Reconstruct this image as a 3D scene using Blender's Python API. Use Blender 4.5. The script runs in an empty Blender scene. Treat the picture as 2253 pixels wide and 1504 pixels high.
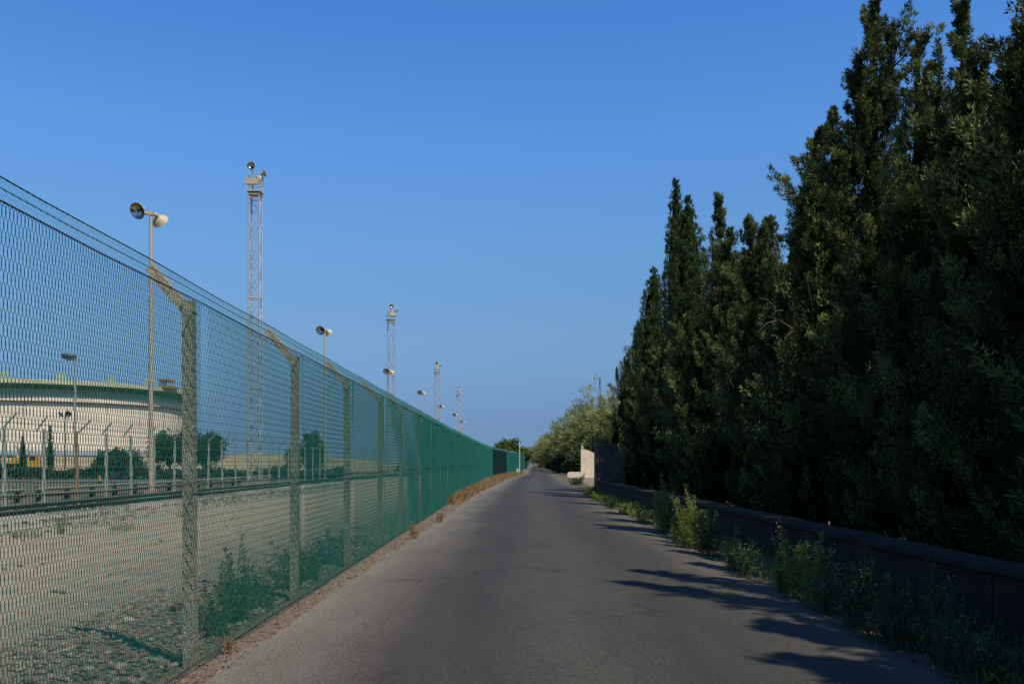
import bpy, math, random
import numpy as np
from mathutils import Vector

R = math.radians
rng = np.random.default_rng(7)
random.seed(7)
scene = bpy.context.scene
COL = scene.collection

# ---------------------------------------------------------------- camera, sky, sun, exposure
CAM_H, FPX, CX, HY = 1.41, 2030.0, 1126.5, 1016.0
cam_data = bpy.data.cameras.new('camera')
cam = bpy.data.objects.new('camera', cam_data)
COL.objects.link(cam)
cam.location = (0, 0, CAM_H)
cam.rotation_euler = (R(90), 0, 0)
cam_data.sensor_width = 36.0
cam_data.sensor_fit = 'HORIZONTAL'
cam_data.lens = 36.0 * FPX / 2253.0
cam_data.shift_y = (HY - 752.0) / 2253.0
cam_data.clip_start = 0.05
cam_data.clip_end = 20000
scene.camera = cam

SUN_EL = R(55.3)
SUN_AZ = R(138.7)                      # clockwise from +Y
sun_dir = Vector((math.cos(SUN_EL) * math.sin(SUN_AZ), math.cos(SUN_EL) * math.cos(SUN_AZ), math.sin(SUN_EL)))
world = bpy.data.worlds.new('World')
scene.world = world
world.use_nodes = True
wn, wl = world.node_tree.nodes, world.node_tree.links
wn.clear()
sky = wn.new('ShaderNodeTexSky')
sky.sky_type = 'NISHITA'
sky.sun_disc = False
sky.sun_elevation = SUN_EL
sky.sun_rotation = SUN_AZ
sky.altitude = 0
sky.air_density = 1.0
sky.dust_density = 0.3
sky.ozone_density = 5.0
# murky summer air over the sea: the same all round, it dims the sky more and more towards the horizon
geo = wn.new('ShaderNodeTexCoord')
sepz = wn.new('ShaderNodeSeparateXYZ')
murk = wn.new('ShaderNodeValToRGB')
_st = [(0.0, (.136, .241, .50)), (.0374, (.150, .225, .410)), (.0595, (.188, .254, .405)), (.1275, (.320, .391, .473)), (.2306, (.410, .564, .658)), (.3264, (.427, .665, .866)), (.4315, (.355, .645, .940))]
while len(murk.color_ramp.elements) < len(_st):
    murk.color_ramp.elements.new(.5)
for _e, (_p, _c) in zip(murk.color_ramp.elements, _st):
    _e.position = _p
    _e.color = (*_c, 1)
mulc = wn.new('ShaderNodeMix')
mulc.data_type = 'RGBA'
mulc.blend_type = 'MULTIPLY'
mulc.inputs[0].default_value = 1.0
bg = wn.new('ShaderNodeBackground')
bg.inputs['Strength'].default_value = 0.15
wo = wn.new('ShaderNodeOutputWorld')
wl.new(geo.outputs['Generated'], sepz.inputs[0])
wl.new(sepz.outputs[2], murk.inputs['Fac'])
wl.new(sky.outputs[0], mulc.inputs[6])
wl.new(murk.outputs[0], mulc.inputs[7])
wl.new(mulc.outputs[2], bg.inputs['Color'])
wl.new(bg.outputs[0], wo.inputs['Surface'])

sd = bpy.data.lights.new('sun', 'SUN')
sd.energy = 4.6
sd.angle = R(0.53)
sd.color = (1.0, 0.93, 0.82)
so = bpy.data.objects.new('sun', sd)
COL.objects.link(so)
so.rotation_euler = sun_dir.to_track_quat('Z', 'Y').to_euler()
so.location = (20, -20, 40)

scene.view_settings.view_transform = 'Standard'
scene.view_settings.look = 'None'
scene.view_settings.exposure = 0.4
scene.view_settings.gamma = 1.0
scene.view_settings.use_curve_mapping = False
scene.cycles.use_denoising = True
scene.cycles.max_bounces = 8
scene.cycles.transparent_max_bounces = 8


def px(x, Y):
    """world X of picture column x at distance Y"""
    return (x - CX) * Y / FPX


def pz(y, Y):
    """world Z of picture row y at distance Y"""
    return CAM_H + (HY - y) * Y / FPX


def gy(y):
    """distance of ground seen at picture row y"""
    return CAM_H * FPX / (y - HY)


# ---------------------------------------------------------------- object helpers
class MB:
    def __init__(self):
        self.v, self.f = [], []

    def add(self, vs, fs):
        o = len(self.v)
        self.v.extend([tuple(map(float, p)) for p in vs])
        self.f.extend([tuple(i + o for i in f) for f in fs])
        return self

    def box(self, c, s, rz=0.0, taper=1.0):
        x, y, z = s[0] / 2, s[1] / 2, s[2] / 2
        cr, sr = math.cos(rz), math.sin(rz)
        vs = []
        for k, zz in ((1.0, -z), (taper, z)):
            for a, b in ((-x, -y), (x, -y), (x, y), (-x, y)):
                a, b = a * k, b * k
                vs.append((c[0] + a * cr - b * sr, c[1] + a * sr + b * cr, c[2] + zz))
        return self.add(vs, [(3, 2, 1, 0), (4, 5, 6, 7), (0, 1, 5, 4), (1, 2, 6, 5), (2, 3, 7, 6), (3, 0, 4, 7)])

    def tube(self, pts, r, n=6, cap=True):
        pts = [Vector(p) for p in pts]
        rs = r if isinstance(r, (list, tuple)) else [r] * len(pts)
        vs, fs = [], []
        ref = None
        for i, p in enumerate(pts):
            d = (pts[min(i + 1, len(pts) - 1)] - pts[max(i - 1, 0)]).normalized()
            if ref is None or abs(ref.dot(d)) > .95:
                ref = Vector((0, 0, 1)) if abs(d.z) < .9 else Vector((1, 0, 0))
            a = d.cross(ref).normalized()
            b = d.cross(a)
            for k in range(n):
                t = 2 * math.pi * k / n
                vs.append(p + (a * math.cos(t) + b * math.sin(t)) * rs[i])
        for i in range(len(pts) - 1):
            for k in range(n):
                k2 = (k + 1) % n
                fs.append((i * n + k, i * n + k2, (i + 1) * n + k2, (i + 1) * n + k))
        if cap:
            e = len(vs)
            vs += vs[:n] + vs[(len(pts) - 1) * n:len(pts) * n]
            fs.append(tuple(range(e, e + n)))
            fs.append(tuple(range(e + 2 * n - 1, e + n - 1, -1)))
        return self.add(vs, fs)

    def bar(self, p, q, w):
        """square bar from p to q"""
        return self.tube([p, q], w * .707, 4)

    def lathe(self, prof, n=24, axis=None, origin=(0, 0, 0)):
        """prof: (radius, height) pairs turned about axis"""
        ax = Vector(axis or (0, 0, 1)).normalized()
        ref = Vector((0, 0, 1)) if abs(ax.z) < .9 else Vector((1, 0, 0))
        a = ax.cross(ref).normalized()
        b = ax.cross(a)
        o = Vector(origin)
        vs, fs = [], []
        for r, h in prof:
            for k in range(n):
                t = 2 * math.pi * k / n
                vs.append(o + ax * h + (a * math.cos(t) + b * math.sin(t)) * r)
        for i in range(len(prof) - 1):
            for k in range(n):
                k2 = (k + 1) % n
                fs.append((i * n + k, i * n + k2, (i + 1) * n + k2, (i + 1) * n + k))
        return self.add(vs, fs)

    def mesh(self, name):
        m = bpy.data.meshes.new(name)
        m.from_pydata(self.v, [], self.f)
        return m

    def build(self, name, mat, parent=None, smooth=False, loc=None):
        m = self.mesh(name)
        m.materials.append(mat)
        if smooth:
            m.polygons.foreach_set('use_smooth', [True] * len(m.polygons))
        return link(name, m, parent, loc)


def link(name, data, parent=None, loc=None, rz=0.0):
    o = bpy.data.objects.new(name, data)
    COL.objects.link(o)
    if parent is not None:
        o.parent = parent
    if loc is not None:
        o.location = loc
    if rz:
        o.rotation_euler[2] = rz
    return o


def tag(o, label=None, cat=None, group=None, kind=None):
    if label:
        o['label'] = label
    if cat:
        o['category'] = cat
    if group:
        o['group'] = group
    if kind:
        o['kind'] = kind
    return o


def thing(name, label, cat, loc=(0, 0, 0), rz=0.0, group=None):
    return tag(link(name, None, None, loc, rz), label, cat, group)


def copy_tree(o, parent=None):
    c = o.copy()
    COL.objects.link(c)
    c.parent = parent
    for ch in list(o.children):
        copy_tree(ch, c)
    return c


def np_mesh(name, verts, faces, mat, attr=None):
    """fast mesh: verts (n,3), faces (m,k) with constant k"""
    m = bpy.data.meshes.new(name)
    n, k = faces.shape
    m.vertices.add(len(verts))
    m.vertices.foreach_set('co', np.ascontiguousarray(verts, np.float32).ravel())
    m.loops.add(n * k)
    m.loops.foreach_set('vertex_index', np.ascontiguousarray(faces, np.int32).ravel())
    m.polygons.add(n)
    m.polygons.foreach_set('loop_start', np.arange(0, n * k, k, dtype=np.int32))
    m.update(calc_edges=True)
    if attr is not None:
        at = m.attributes.new('tint', 'FLOAT', 'POINT')
        at.data.foreach_set('value', np.ascontiguousarray(attr, np.float32))
    m.materials.append(mat)
    return m


# ---------------------------------------------------------------- materials
def new_mat(name):
    m = bpy.data.materials.new(name)
    m.use_nodes = True
    nt = m.node_tree
    return m, nt.nodes, nt.links, nt.nodes['Principled BSDF']


def ramp(N, stops):
    r = N.new('ShaderNodeValToRGB')
    e = r.color_ramp.elements
    while len(e) < len(stops):
        e.new(0.5)
    for el, (p, c) in zip(e, stops):
        el.position = p
        el.color = (*c, 1) if len(c) == 3 else c
    return r


def noise(N, L, scale, detail=4, vec=None, rough=.55):
    n = N.new('ShaderNodeTexNoise')
    n.inputs['Scale'].default_value = scale
    n.inputs['Detail'].default_value = detail
    n.inputs['Roughness'].default_value = rough
    if vec is not None:
        L.new(vec, n.inputs['Vector'])
    return n


def mat_noise(name, stops, scale=5.0, rough=.85, metal=0.0, bump=0.0, bscale=None, stretch=None, spec=.3, k=(.65, .61, .53)):
    stops = [(p, (c[0] * k[0], c[1] * k[1], c[2] * k[2])) for p, c in stops]
    m, N, L, P = new_mat(name)
    tc = N.new('ShaderNodeTexCoord')
    vec = tc.outputs['Object']
    if stretch:
        mp = N.new('ShaderNodeMapping')
        mp.inputs['Scale'].default_value = stretch
        L.new(vec, mp.inputs['Vector'])
        vec = mp.outputs[0]
    n1 = noise(N, L, scale, 6, vec, .65)
    r = ramp(N, stops)
    L.new(n1.outputs['Fac'], r.inputs['Fac'])
    L.new(r.outputs['Color'], P.inputs['Base Color'])
    P.inputs['Roughness'].default_value = rough
    P.inputs['Metallic'].default_value = metal
    P.inputs['Specular IOR Level'].default_value = spec
    if bump:
        n2 = noise(N, L, bscale or scale * 4, 4, tc.outputs['Object'])
        b = N.new('ShaderNodeBump')
        b.inputs['Strength'].default_value = bump
        b.inputs['Distance'].default_value = 0.02
        L.new(n2.outputs['Fac'], b.inputs['Height'])
        L.new(b.outputs[0], P.inputs['Normal'])
    return m


def mat_leaf(name, c0, c1, trans=.25, rough=.6):
    """leaf colour runs from c0 to c1 with the tint attribute; a little light passes through"""
    m, N, L, P = new_mat(name)
    at = N.new('ShaderNodeAttribute')
    at.attribute_name = 'tint'
    r = ramp(N, [(0, c0), (1, c1)])
    L.new(at.outputs['Fac'], r.inputs['Fac'])
    L.new(r.outputs[0], P.inputs['Base Color'])
    P.inputs['Roughness'].default_value = rough
    P.inputs['Specular IOR Level'].default_value = .2
    t = N.new('ShaderNodeBsdfTranslucent')
    L.new(r.outputs[0], t.inputs['Color'])
    mx = N.new('ShaderNodeMixShader')
    mx.inputs[0].default_value = trans
    L.new(P.outputs[0], mx.inputs[1])
    L.new(t.outputs[0], mx.inputs[2])
    L.new(mx.outputs[0], N['Material Output'].inputs['Surface'])
    return m


M = {}
M['concrete'] = mat_noise('old_concrete', [(.28, (.13, .11, .08)), (.45, (.34, .31, .25)), (.7, (.52, .48, .39))], 11, .9, bump=.6, bscale=60)
M['concrete_arm'] = mat_noise('stained_concrete', [(.3, (.22, .15, .10)), (.5, (.50, .40, .29)), (.7, (.62, .54, .43))], 16, .9, bump=.5, bscale=60)
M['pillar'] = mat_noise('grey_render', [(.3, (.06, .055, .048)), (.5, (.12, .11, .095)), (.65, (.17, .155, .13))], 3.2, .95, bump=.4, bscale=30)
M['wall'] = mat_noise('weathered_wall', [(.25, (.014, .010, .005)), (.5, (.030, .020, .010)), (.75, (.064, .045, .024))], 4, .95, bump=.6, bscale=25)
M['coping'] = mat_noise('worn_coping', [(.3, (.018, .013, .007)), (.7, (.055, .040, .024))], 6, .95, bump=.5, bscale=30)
M['cream'] = mat_noise('cream_render', [(.30, (.34, .26, .17)), (.42, (.58, .46, .33)), (.7, (.72, .58, .43))], 2.6, .9, bump=.4, bscale=12, k=(.84, .84, .80))
M['pvc'] = mat_noise('green_coating', [(.3, (.010, .085, .066)), (.7, (.018, .13, .10))], 3, .6, spec=.12, k=(.82, .86, .86))
M['wire'] = mat_noise('dark_wire', [(.3, (.02, .04, .04)), (.7, (.05, .08, .07))], 9, .5, .2)
M['fwire'] = mat_noise('galvanised_wire', [(.3, (.05, .05, .05)), (.7, (.11, .11, .10))], 9, .6, .3)
M['dark_sheet'] = mat_noise('dark_green_sheet', [(.3, (.008, .020, .018)), (.7, (.014, .034, .030))], 3, 1.0, spec=0.0, k=(1, 1, 1))
M['pole'] = mat_noise('painted_pole', [(.3, (.46, .38, .29)), (.7, (.60, .52, .42))], 6, .6)
M['lamp_body'] = mat_noise('lamp_shell', [(.3, (.50, .43, .30)), (.7, (.66, .58, .44))], 7, .5)
M['reflector'] = mat_noise('polished_reflector', [(.3, (.55, .56, .58)), (.7, (.72, .72, .72))], 4, .18, 1.0)
M['lens_dark'] = mat_noise('lamp_fitting', [(.3, (.06, .06, .06)), (.7, (.12, .12, .12))], 8, .5)
M['lattice'] = mat_noise('galvanised_steel', [(.3, (.44, .44, .42)), (.7, (.58, .57, .53))], 6, .6, 0.0)
M['white_paint'] = mat_noise('white_paint', [(.3, (.62, .62, .58)), (.7, (.78, .77, .72))], 5, .5)
M['grey_post'] = mat_noise('pale_post', [(.3, (.30, .34, .31)), (.7, (.46, .49, .45))], 6, .8)
M['rust_post'] = mat_noise('rusty_post', [(.35, (.34, .28, .20)), (.55, (.36, .19, .09)), (.75, (.42, .36, .27))], 2, .9)
M['rail_steel'] = mat_noise('rail_steel', [(.3, (.035, .028, .022)), (.7, (.075, .055, .040))], 8, .7, .3)
M['rail_top'] = mat_noise('worn_rail_head', [(.3, (.20, .18, .15)), (.7, (.32, .29, .25))], 8, .55, .4)
M['sleeper'] = mat_noise('old_sleeper', [(.3, (.06, .05, .04)), (.7, (.13, .11, .09))], 5, .95)
M['pipe'] = mat_noise('dull_pipe', [(.3, (.20, .19, .15)), (.7, (.32, .30, .25))], 3, .7)
M['rust'] = mat_noise('rusted_steel', [(.3, (.09, .045, .03)), (.7, (.17, .085, .05))], 5, .9)
M['tank_cream'] = mat_noise('tank_cream', [(.3, (.54, .45, .34)), (.5, (.62, .52, .40)), (.7, (.66, .57, .44))], .35, .7, stretch=(1, 1, .25), k=(.96, .94, .90))
M['tank_mint'] = mat_noise('tank_mint', [(.3, (.34, .50, .38)), (.7, (.42, .57, .44))], .5, .7, stretch=(1, 1, .3))
M['tank_rim'] = mat_noise('tank_rim', [(.3, (.50, .55, .38)), (.7, (.60, .62, .45))], .6, .7)
M['tank_green'] = mat_noise('tank_girder', [(.3, (.08, .19, .15)), (.7, (.12, .25, .20))], .8, .7)
M['tank_blue'] = mat_noise('tank_base', [(.3, (.34, .40, .50)), (.7, (.42, .48, .57))], .4, .7)
M['tank_line'] = mat_noise('tank_stiffener', [(.3, (.10, .09, .08)), (.7, (.16, .14, .12))], .8, .8)
M['yellow'] = mat_noise('yellow_paint', [(.3, (.50, .28, .03)), (.7, (.62, .38, .06))], 2, .5)
M['black'] = mat_noise('black_rubber_and_shade', [(.3, (.012, .013, .014)), (.7, (.03, .03, .03))], 6, .8)
M['glass'] = mat_noise('dark_glass', [(.3, (.02, .03, .035)), (.7, (.03, .04, .05))], 2, .1)
M['ochre'] = mat_noise('rusty_platform', [(.3, (.30, .17, .06)), (.7, (.44, .27, .11))], 2, .9)
M['bark'] = mat_noise('bark', [(.3, (.05, .038, .028)), (.7, (.13, .10, .075))], 12, .95, bump=.5, stretch=(1, 1, .2))
M['twig'] = mat_noise('dry_twig', [(.3, (.22, .16, .10)), (.7, (.34, .26, .17))], 12, .95)
M['cyp'] = mat_leaf('cypress_leaf', (.011, .024, .008), (.185, .220, .060), .2)  # dark end stands for crown shade, bright end for sunlit tips
M['cyp_slim'] = mat_leaf('slim_cypress_leaf', (.028, .052, .017), (.080, .115, .032), .24)
M['core'] = mat_noise('dark_crown_core', [(.3, (.008, .014, .005)), (.7, (.022, .034, .012))], 9, 1.0, spec=0.0, bump=1.0, bscale=14)  # near-black core colour stands for the shade inside the crown
M['feather'] = mat_leaf('feathery_leaf', (.13, .155, .045), (.36, .36, .13), .38)
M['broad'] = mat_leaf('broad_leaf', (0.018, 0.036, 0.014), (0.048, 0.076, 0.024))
M['broad_pale'] = mat_leaf('light_broad_leaf', (0.043, 0.072, 0.017), (0.102, 0.136, 0.034))  # lighter green leaf colour for the two far trees
M['weed'] = mat_leaf('weed_leaf', (.10, .145, .024), (.34, .36, .075), .5)  # leaf colour raised to stand in for sun on the verge weeds
M['weed_dark_shade'] = mat_leaf('dark_and_shaded_weed_leaf', (.020, .050, .020), (.055, .105, .034), .35)  # for dark weeds; shade is put into the colour of the shaded ones
M['weed_stem'] = mat_noise('weed_stem', [(.3, (.10, .13, .04)), (.7, (.20, .20, .08))], 8, .9)
M['seed'] = mat_leaf('seed_head', (0.154, 0.119, 0.070), (0.322, 0.280, 0.196), .3)
M['straw'] = mat_leaf('dry_grass', (0.192, 0.120, 0.048), (0.336, 0.232, 0.104), .35)
M['litter'] = mat_leaf('leaf_litter', (0.056, 0.040, 0.026), (0.176, 0.132, 0.088), .1)
M['pebble'] = mat_leaf('pebble', (0.056, 0.048, 0.034), (0.216, 0.188, 0.136), 0.0, .95)
M['rock_red'] = mat_noise('reddish_rock', [(.3, (.16, .09, .06)), (.7, (.30, .19, .14))], 9, .95, bump=.5)
M['rock_pale'] = mat_noise('pale_rock', [(.3, (.36, .32, .26)), (.7, (.52, .48, .40))], 9, .95, bump=.5)
M['scrub'] = mat_leaf('dark_scrub_leaf', (0.016, 0.026, 0.018), (0.040, 0.052, 0.028))
M['reed_head'] = mat_noise('dark_seed_head', [(.3, (.015, .03, .035)), (.7, (.04, .05, .05))], 9, .9)
M['bluegrey'] = mat_noise('blue_grey_concrete', [(.3, (.22, .26, .28)), (.7, (.32, .36, .38))], 4, .9)


def mat_asphalt():
    m, N, L, P = new_mat('asphalt')
    uv = N.new('ShaderNodeUVMap')
    uv.uv_map = 'road'
    sep = N.new('ShaderNodeSeparateXYZ')
    L.new(uv.outputs[0], sep.inputs[0])
    # worn bands across the width: dusty edges, polished wheel tracks, paler crown
    mp = N.new('ShaderNodeMapping')
    mp.inputs['Scale'].default_value = (1.6, .12, 1)
    L.new(uv.outputs[0], mp.inputs['Vector'])
    wob = noise(N, L, 1.0, 4, mp.outputs[0])
    ma = N.new('ShaderNodeMath')
    ma.operation = 'MULTIPLY_ADD'
    ma.inputs[1].default_value = .22
    L.new(wob.outputs['Fac'], ma.inputs[0])
    L.new(sep.outputs[0], ma.inputs[2])
    sub = N.new('ShaderNodeMath')
    sub.operation = 'SUBTRACT'
    sub.inputs[1].default_value = .11
    L.new(ma.outputs[0], sub.inputs[0])
    rp = ramp(N, [(0, (.24, .215, .165)), (.10, (.165, .150, .118)), (.25, (.066, .056, .047)), (.36, (.052, .049, .042)),
                  (.47, (.074, .069, .055)), (.56, (.072, .067, .053)), (.68, (.054, .050, .042)), (.80, (.066, .060, .048)), (.93, (.120, .106, .079)), (1, (.150, .130, .096))])
    L.new(sub.outputs[0], rp.inputs['Fac'])
    # aggregate grain and patches
    tc = N.new('ShaderNodeTexCoord')
    g1 = noise(N, L, 48, 5, tc.outputs['Object'], .9)
    gr = ramp(N, [(.36, (.30, .30, .30)), (.5, (1, 1, 1)), (.64, (1.95, 1.93, 1.88))])
    L.new(g1.outputs['Fac'], gr.inputs['Fac'])
    mx = N.new('ShaderNodeMix')
    mx.data_type = 'RGBA'
    mx.blend_type = 'MULTIPLY'
    mx.inputs[0].default_value = .8
    L.new(rp.outputs[0], mx.inputs[6])
    L.new(gr.outputs[0], mx.inputs[7])
    mpl = N.new('ShaderNodeMapping')
    mpl.inputs['Scale'].default_value = (1, .16, 1)
    L.new(tc.outputs['Object'], mpl.inputs['Vector'])
    g2 = noise(N, L, 3.2, 8, mpl.outputs[0], .7)
    g2r = ramp(N, [(.3, (.80, .80, .80)), (.7, (1.18, 1.17, 1.15))])
    L.new(g2.outputs['Fac'], g2r.inputs['Fac'])
    mx2 = N.new('ShaderNodeMix')
    mx2.data_type = 'RGBA'
    mx2.blend_type = 'MULTIPLY'
    mx2.inputs[0].default_value = .8
    L.new(mx.outputs[2], mx2.inputs[6])
    L.new(g2r.outputs[0], mx2.inputs[7])
    wz = noise(N, L, 1.4, 5, tc.outputs['Object'])
    va = N.new('ShaderNodeVectorMath')
    va.operation = 'MULTIPLY_ADD'
    va.inputs[1].default_value = (1.4, 1.4, 0)
    L.new(wz.outputs['Color'], va.inputs[0])
    L.new(tc.outputs['Object'], va.inputs[2])
    vo = N.new('ShaderNodeTexVoronoi')
    vo.feature = 'DISTANCE_TO_EDGE'
    vo.inputs['Scale'].default_value = .42
    L.new(va.outputs[0], vo.inputs['Vector'])
    ck = ramp(N, [(.0, (.42, .42, .42)), (.006, (.62, .62, .62)), (.012, (1, 1, 1))])
    L.new(vo.outputs['Distance'], ck.inputs['Fac'])
    gate = ramp(N, [(.48, (0, 0, 0)), (.58, (1, 1, 1))])
    gz = noise(N, L, .33, 3, tc.outputs['Object'])
    L.new(gz.outputs['Fac'], gate.inputs['Fac'])
    mck = N.new('ShaderNodeMix')
    mck.data_type = 'RGBA'
    mck.blend_type = 'MULTIPLY'
    L.new(gate.outputs[0], mck.inputs[0])
    L.new(mx2.outputs[2], mck.inputs[6])
    L.new(ck.outputs[0], mck.inputs[7])
    tn = N.new('ShaderNodeMix')
    tn.data_type = 'RGBA'
    tn.blend_type = 'MULTIPLY'
    tn.inputs[0].default_value = 1.0
    tn.inputs[7].default_value = (.55, .55, .535, 1)
    L.new(mck.outputs[2], tn.inputs[6])
    L.new(tn.outputs[2], P.inputs['Base Color'])
    P.inputs['Roughness'].default_value = .88
    P.inputs['Specular IOR Level'].default_value = .25
    b = N.new('ShaderNodeBump')
    b.inputs['Strength'].default_value = .35
    b.inputs['Distance'].default_value = .006
    L.new(g1.outputs['Fac'], b.inputs['Height'])
    L.new(b.outputs[0], P.inputs['Normal'])
    return m


def mat_yard():
    m, N, L, P = new_mat('yard_gravel')
    tc = N.new('ShaderNodeTexCoord')
    sep = N.new('ShaderNodeSeparateXYZ')
    L.new(tc.outputs['Object'], sep.inputs[0])
    w = noise(N, L, .5, 5, tc.outputs['Object'])
    ma = N.new('ShaderNodeMath')
    ma.operation = 'MULTIPLY_ADD'
    ma.inputs[1].default_value = 2.2
    L.new(w.outputs['Fac'], ma.inputs[0])
    L.new(sep.outputs[0], ma.inputs[2])
    mr = N.new('ShaderNodeMapRange')
    mr.inputs['From Min'].default_value = -19.5
    mr.inputs['From Max'].default_value = 0.0
    L.new(ma.outputs[0], mr.inputs['Value'])
    # far scrubby soil, ballast, compacted sandy lane, grey stones at the fence
    rp = ramp(N, [(0, (.11, .095, .06)), (.22, (.12, .105, .068)), (.33, (.27, .24, .18)), (.46, (.29, .26, .20)), (.56, (.29, .238, .160)),
                  (.76, (.29, .235, .155)), (.86, (.19, .165, .12)), (.95, (.14, .115, .075)), (1, (.14, .10, .065))])
    L.new(mr.outputs[0], rp.inputs['Fac'])
    g = noise(N, L, 26, 6, tc.outputs['Object'], .75)
    gr = ramp(N, [(.32, (.30, .30, .30)), (.5, (1, 1, 1)), (.68, (1.75, 1.73, 1.68))])
    L.new(g.outputs['Fac'], gr.inputs['Fac'])
    mx = N.new('ShaderNodeMix')
    mx.data_type = 'RGBA'
    mx.blend_type = 'MULTIPLY'
    mx.inputs[0].default_value = .8
    L.new(rp.outputs[0], mx.inputs[6])
    L.new(gr.outputs[0], mx.inputs[7])
    g2 = noise(N, L, 1.7, 6, tc.outputs['Object'], .7)
    g2r = ramp(N, [(.32, (.52, .54, .56)), (.6, (.93, .91, .87))])
    L.new(g2.outputs['Fac'], g2r.inputs['Fac'])
    mx2 = N.new('ShaderNodeMix')
    mx2.data_type = 'RGBA'
    mx2.blend_type = 'MULTIPLY'
    mx2.inputs[0].default_value = .7
    L.new(mx.outputs[2], mx2.inputs[6])
    L.new(g2r.outputs[0], mx2.inputs[7])
    L.new(mx2.outputs[2], P.inputs['Base Color'])
    P.inputs['Roughness'].default_value = .95
    P.inputs['Specular IOR Level'].default_value = .15
    b = N.new('ShaderNodeBump')
    b.inputs['Strength'].default_value = .7
    b.inputs['Distance'].default_value = .03
    L.new(g.outputs['Fac'], b.inputs['Height'])
    L.new(b.outputs[0], P.inputs['Normal'])
    return m


M['asphalt'] = mat_asphalt()
M['yard'] = mat_yard()
M['soil'] = mat_noise('dry_soil', [(.3, (.15, .12, .085)), (.5, (.25, .20, .14)), (.7, (.34, .27, .18))], .7, .95, bump=.5, bscale=14)
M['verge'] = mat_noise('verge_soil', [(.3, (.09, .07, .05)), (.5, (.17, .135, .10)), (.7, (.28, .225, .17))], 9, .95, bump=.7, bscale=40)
M['verge_shaded'] = mat_noise('shade_tinted_verge_soil', [(.3, (.07, .06, .04)), (.5, (.12, .10, .07)), (.7, (.22, .18, .13))], 9, .95, bump=.7, bscale=40)  # darker copy of the verge soil with tree shade put into its colour
M['berm'] = mat_noise('earth_bank', [(.3, (.25, .21, .13)), (.5, (.36, .30, .19)), (.7, (.44, .36, .24))], .5, .95, bump=.4, bscale=3)
M['lane'] = mat_noise('grey_lane', [(.3, (.10, .105, .105)), (.7, (.17, .17, .165))], .6, .95)
M['sea'] = mat_noise('sea_water', [(.3, (.02, .06, .12)), (.7, (.04, .09, .16))], .02, .3)

# ---------------------------------------------------------------- ground, road, verges
MB().add([(-2500, -60, 0), (2500, -60, 0), (2500, 900, 0), (-2500, 900, 0)], [(0, 1, 2, 3)]).build('ground', M['soil'])['kind'] = 'structure'
MB().add([(-9000, 900, -.5), (9000, 900, -.5), (9000, 15000, -.5), (-9000, 15000, -.5)], [(0, 1, 2, 3)]).build('sea', M['sea'])['kind'] = 'structure'

FENCE_PTS = [(-30, -2.14), (36, -2.14), (50, -2.0), (66, -1.85), (78, -1.6), (90, -1.05), (102, -.3), (114, .6), (140, 1.35), (174, 2.3), (230, 3.5), (313, 5.3), (380, 6.9)]
LEFT_PTS = [(-30, -1.99), (8.4, -1.99), (12, -1.94), (17, -1.88), (23, -1.74), (30, -1.70), (39, -1.60), (50, -1.15), (60, -.84), (80, -.1), (95, .7), (110, 1.54), (140, 2.2), (174, 3.0), (230, 4.3), (313, 6.2), (380, 8.0)]
RIGHT_PTS = [(-30, 2.95), (6, 2.91), (10, 2.90), (21, 3.05), (40, 3.3), (66, 3.72), (100, 4.5), (136, 5.3), (200, 7.0), (300, 9.6), (380, 12.0)]


def interp(pts, y):
    return float(np.interp(y, [p[0] for p in pts], [p[1] for p in pts]))


ys = [-30 + .8 * i for i in range(130)] + [75 + 3 * i for i in range(104)]
vs, fs, uvs = [], [], []
NX = 14
for y in ys:
    a = interp(LEFT_PTS, y) + .05 * math.sin(y * 1.7) + .035 * math.sin(y * 4.3 + 1)
    b = interp(RIGHT_PTS, y) + .05 * math.sin(y * 1.3 + 2) + .03 * math.sin(y * 3.9)
    for k in range(NX + 1):
        u = k / NX
        z = .022 + .05 * (1 - (2 * u - 1) ** 2)
        if k in (0, NX):
            z = .002
        vs.append((a + (b - a) * u, y, z))
        uvs.append((u, y))
for i in range(len(ys) - 1):
    for k in range(NX):
        o = i * (NX + 1) + k
        fs.append((o, o + 1, o + NX + 2, o + NX + 1))
rm = bpy.data.meshes.new('road')
rm.from_pydata(vs, [], fs)
ul = rm.uv_layers.new(name='road')
for lp in rm.loops:
    ul.data[lp.index].uv = uvs[lp.vertex_index]
rm.polygons.foreach_set('use_smooth', [True] * len(rm.polygons))
rm.materials.append(M['asphalt'])
link('road', rm)['kind'] = 'structure'


def strip(name, mat, ys, fa, fb, z):
    vs = [p for y in ys for p in ((fa(y), y, z), (fb(y), y, z))]
    fs = [(2 * i, 2 * i + 1, 2 * i + 3, 2 * i + 2) for i in range(len(ys) - 1)]
    o = MB().add(vs, fs).build(name, mat)
    o['kind'] = 'structure'
    return o


ysc = [-30 + 2 * i for i in range(206)]
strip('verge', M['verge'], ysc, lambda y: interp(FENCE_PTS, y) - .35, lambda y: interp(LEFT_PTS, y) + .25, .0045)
strip('verge', M['verge_shaded'], ysc, lambda y: interp(RIGHT_PTS, y) - .25, lambda y: interp(RIGHT_PTS, y) + 1.2, .0045)

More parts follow.
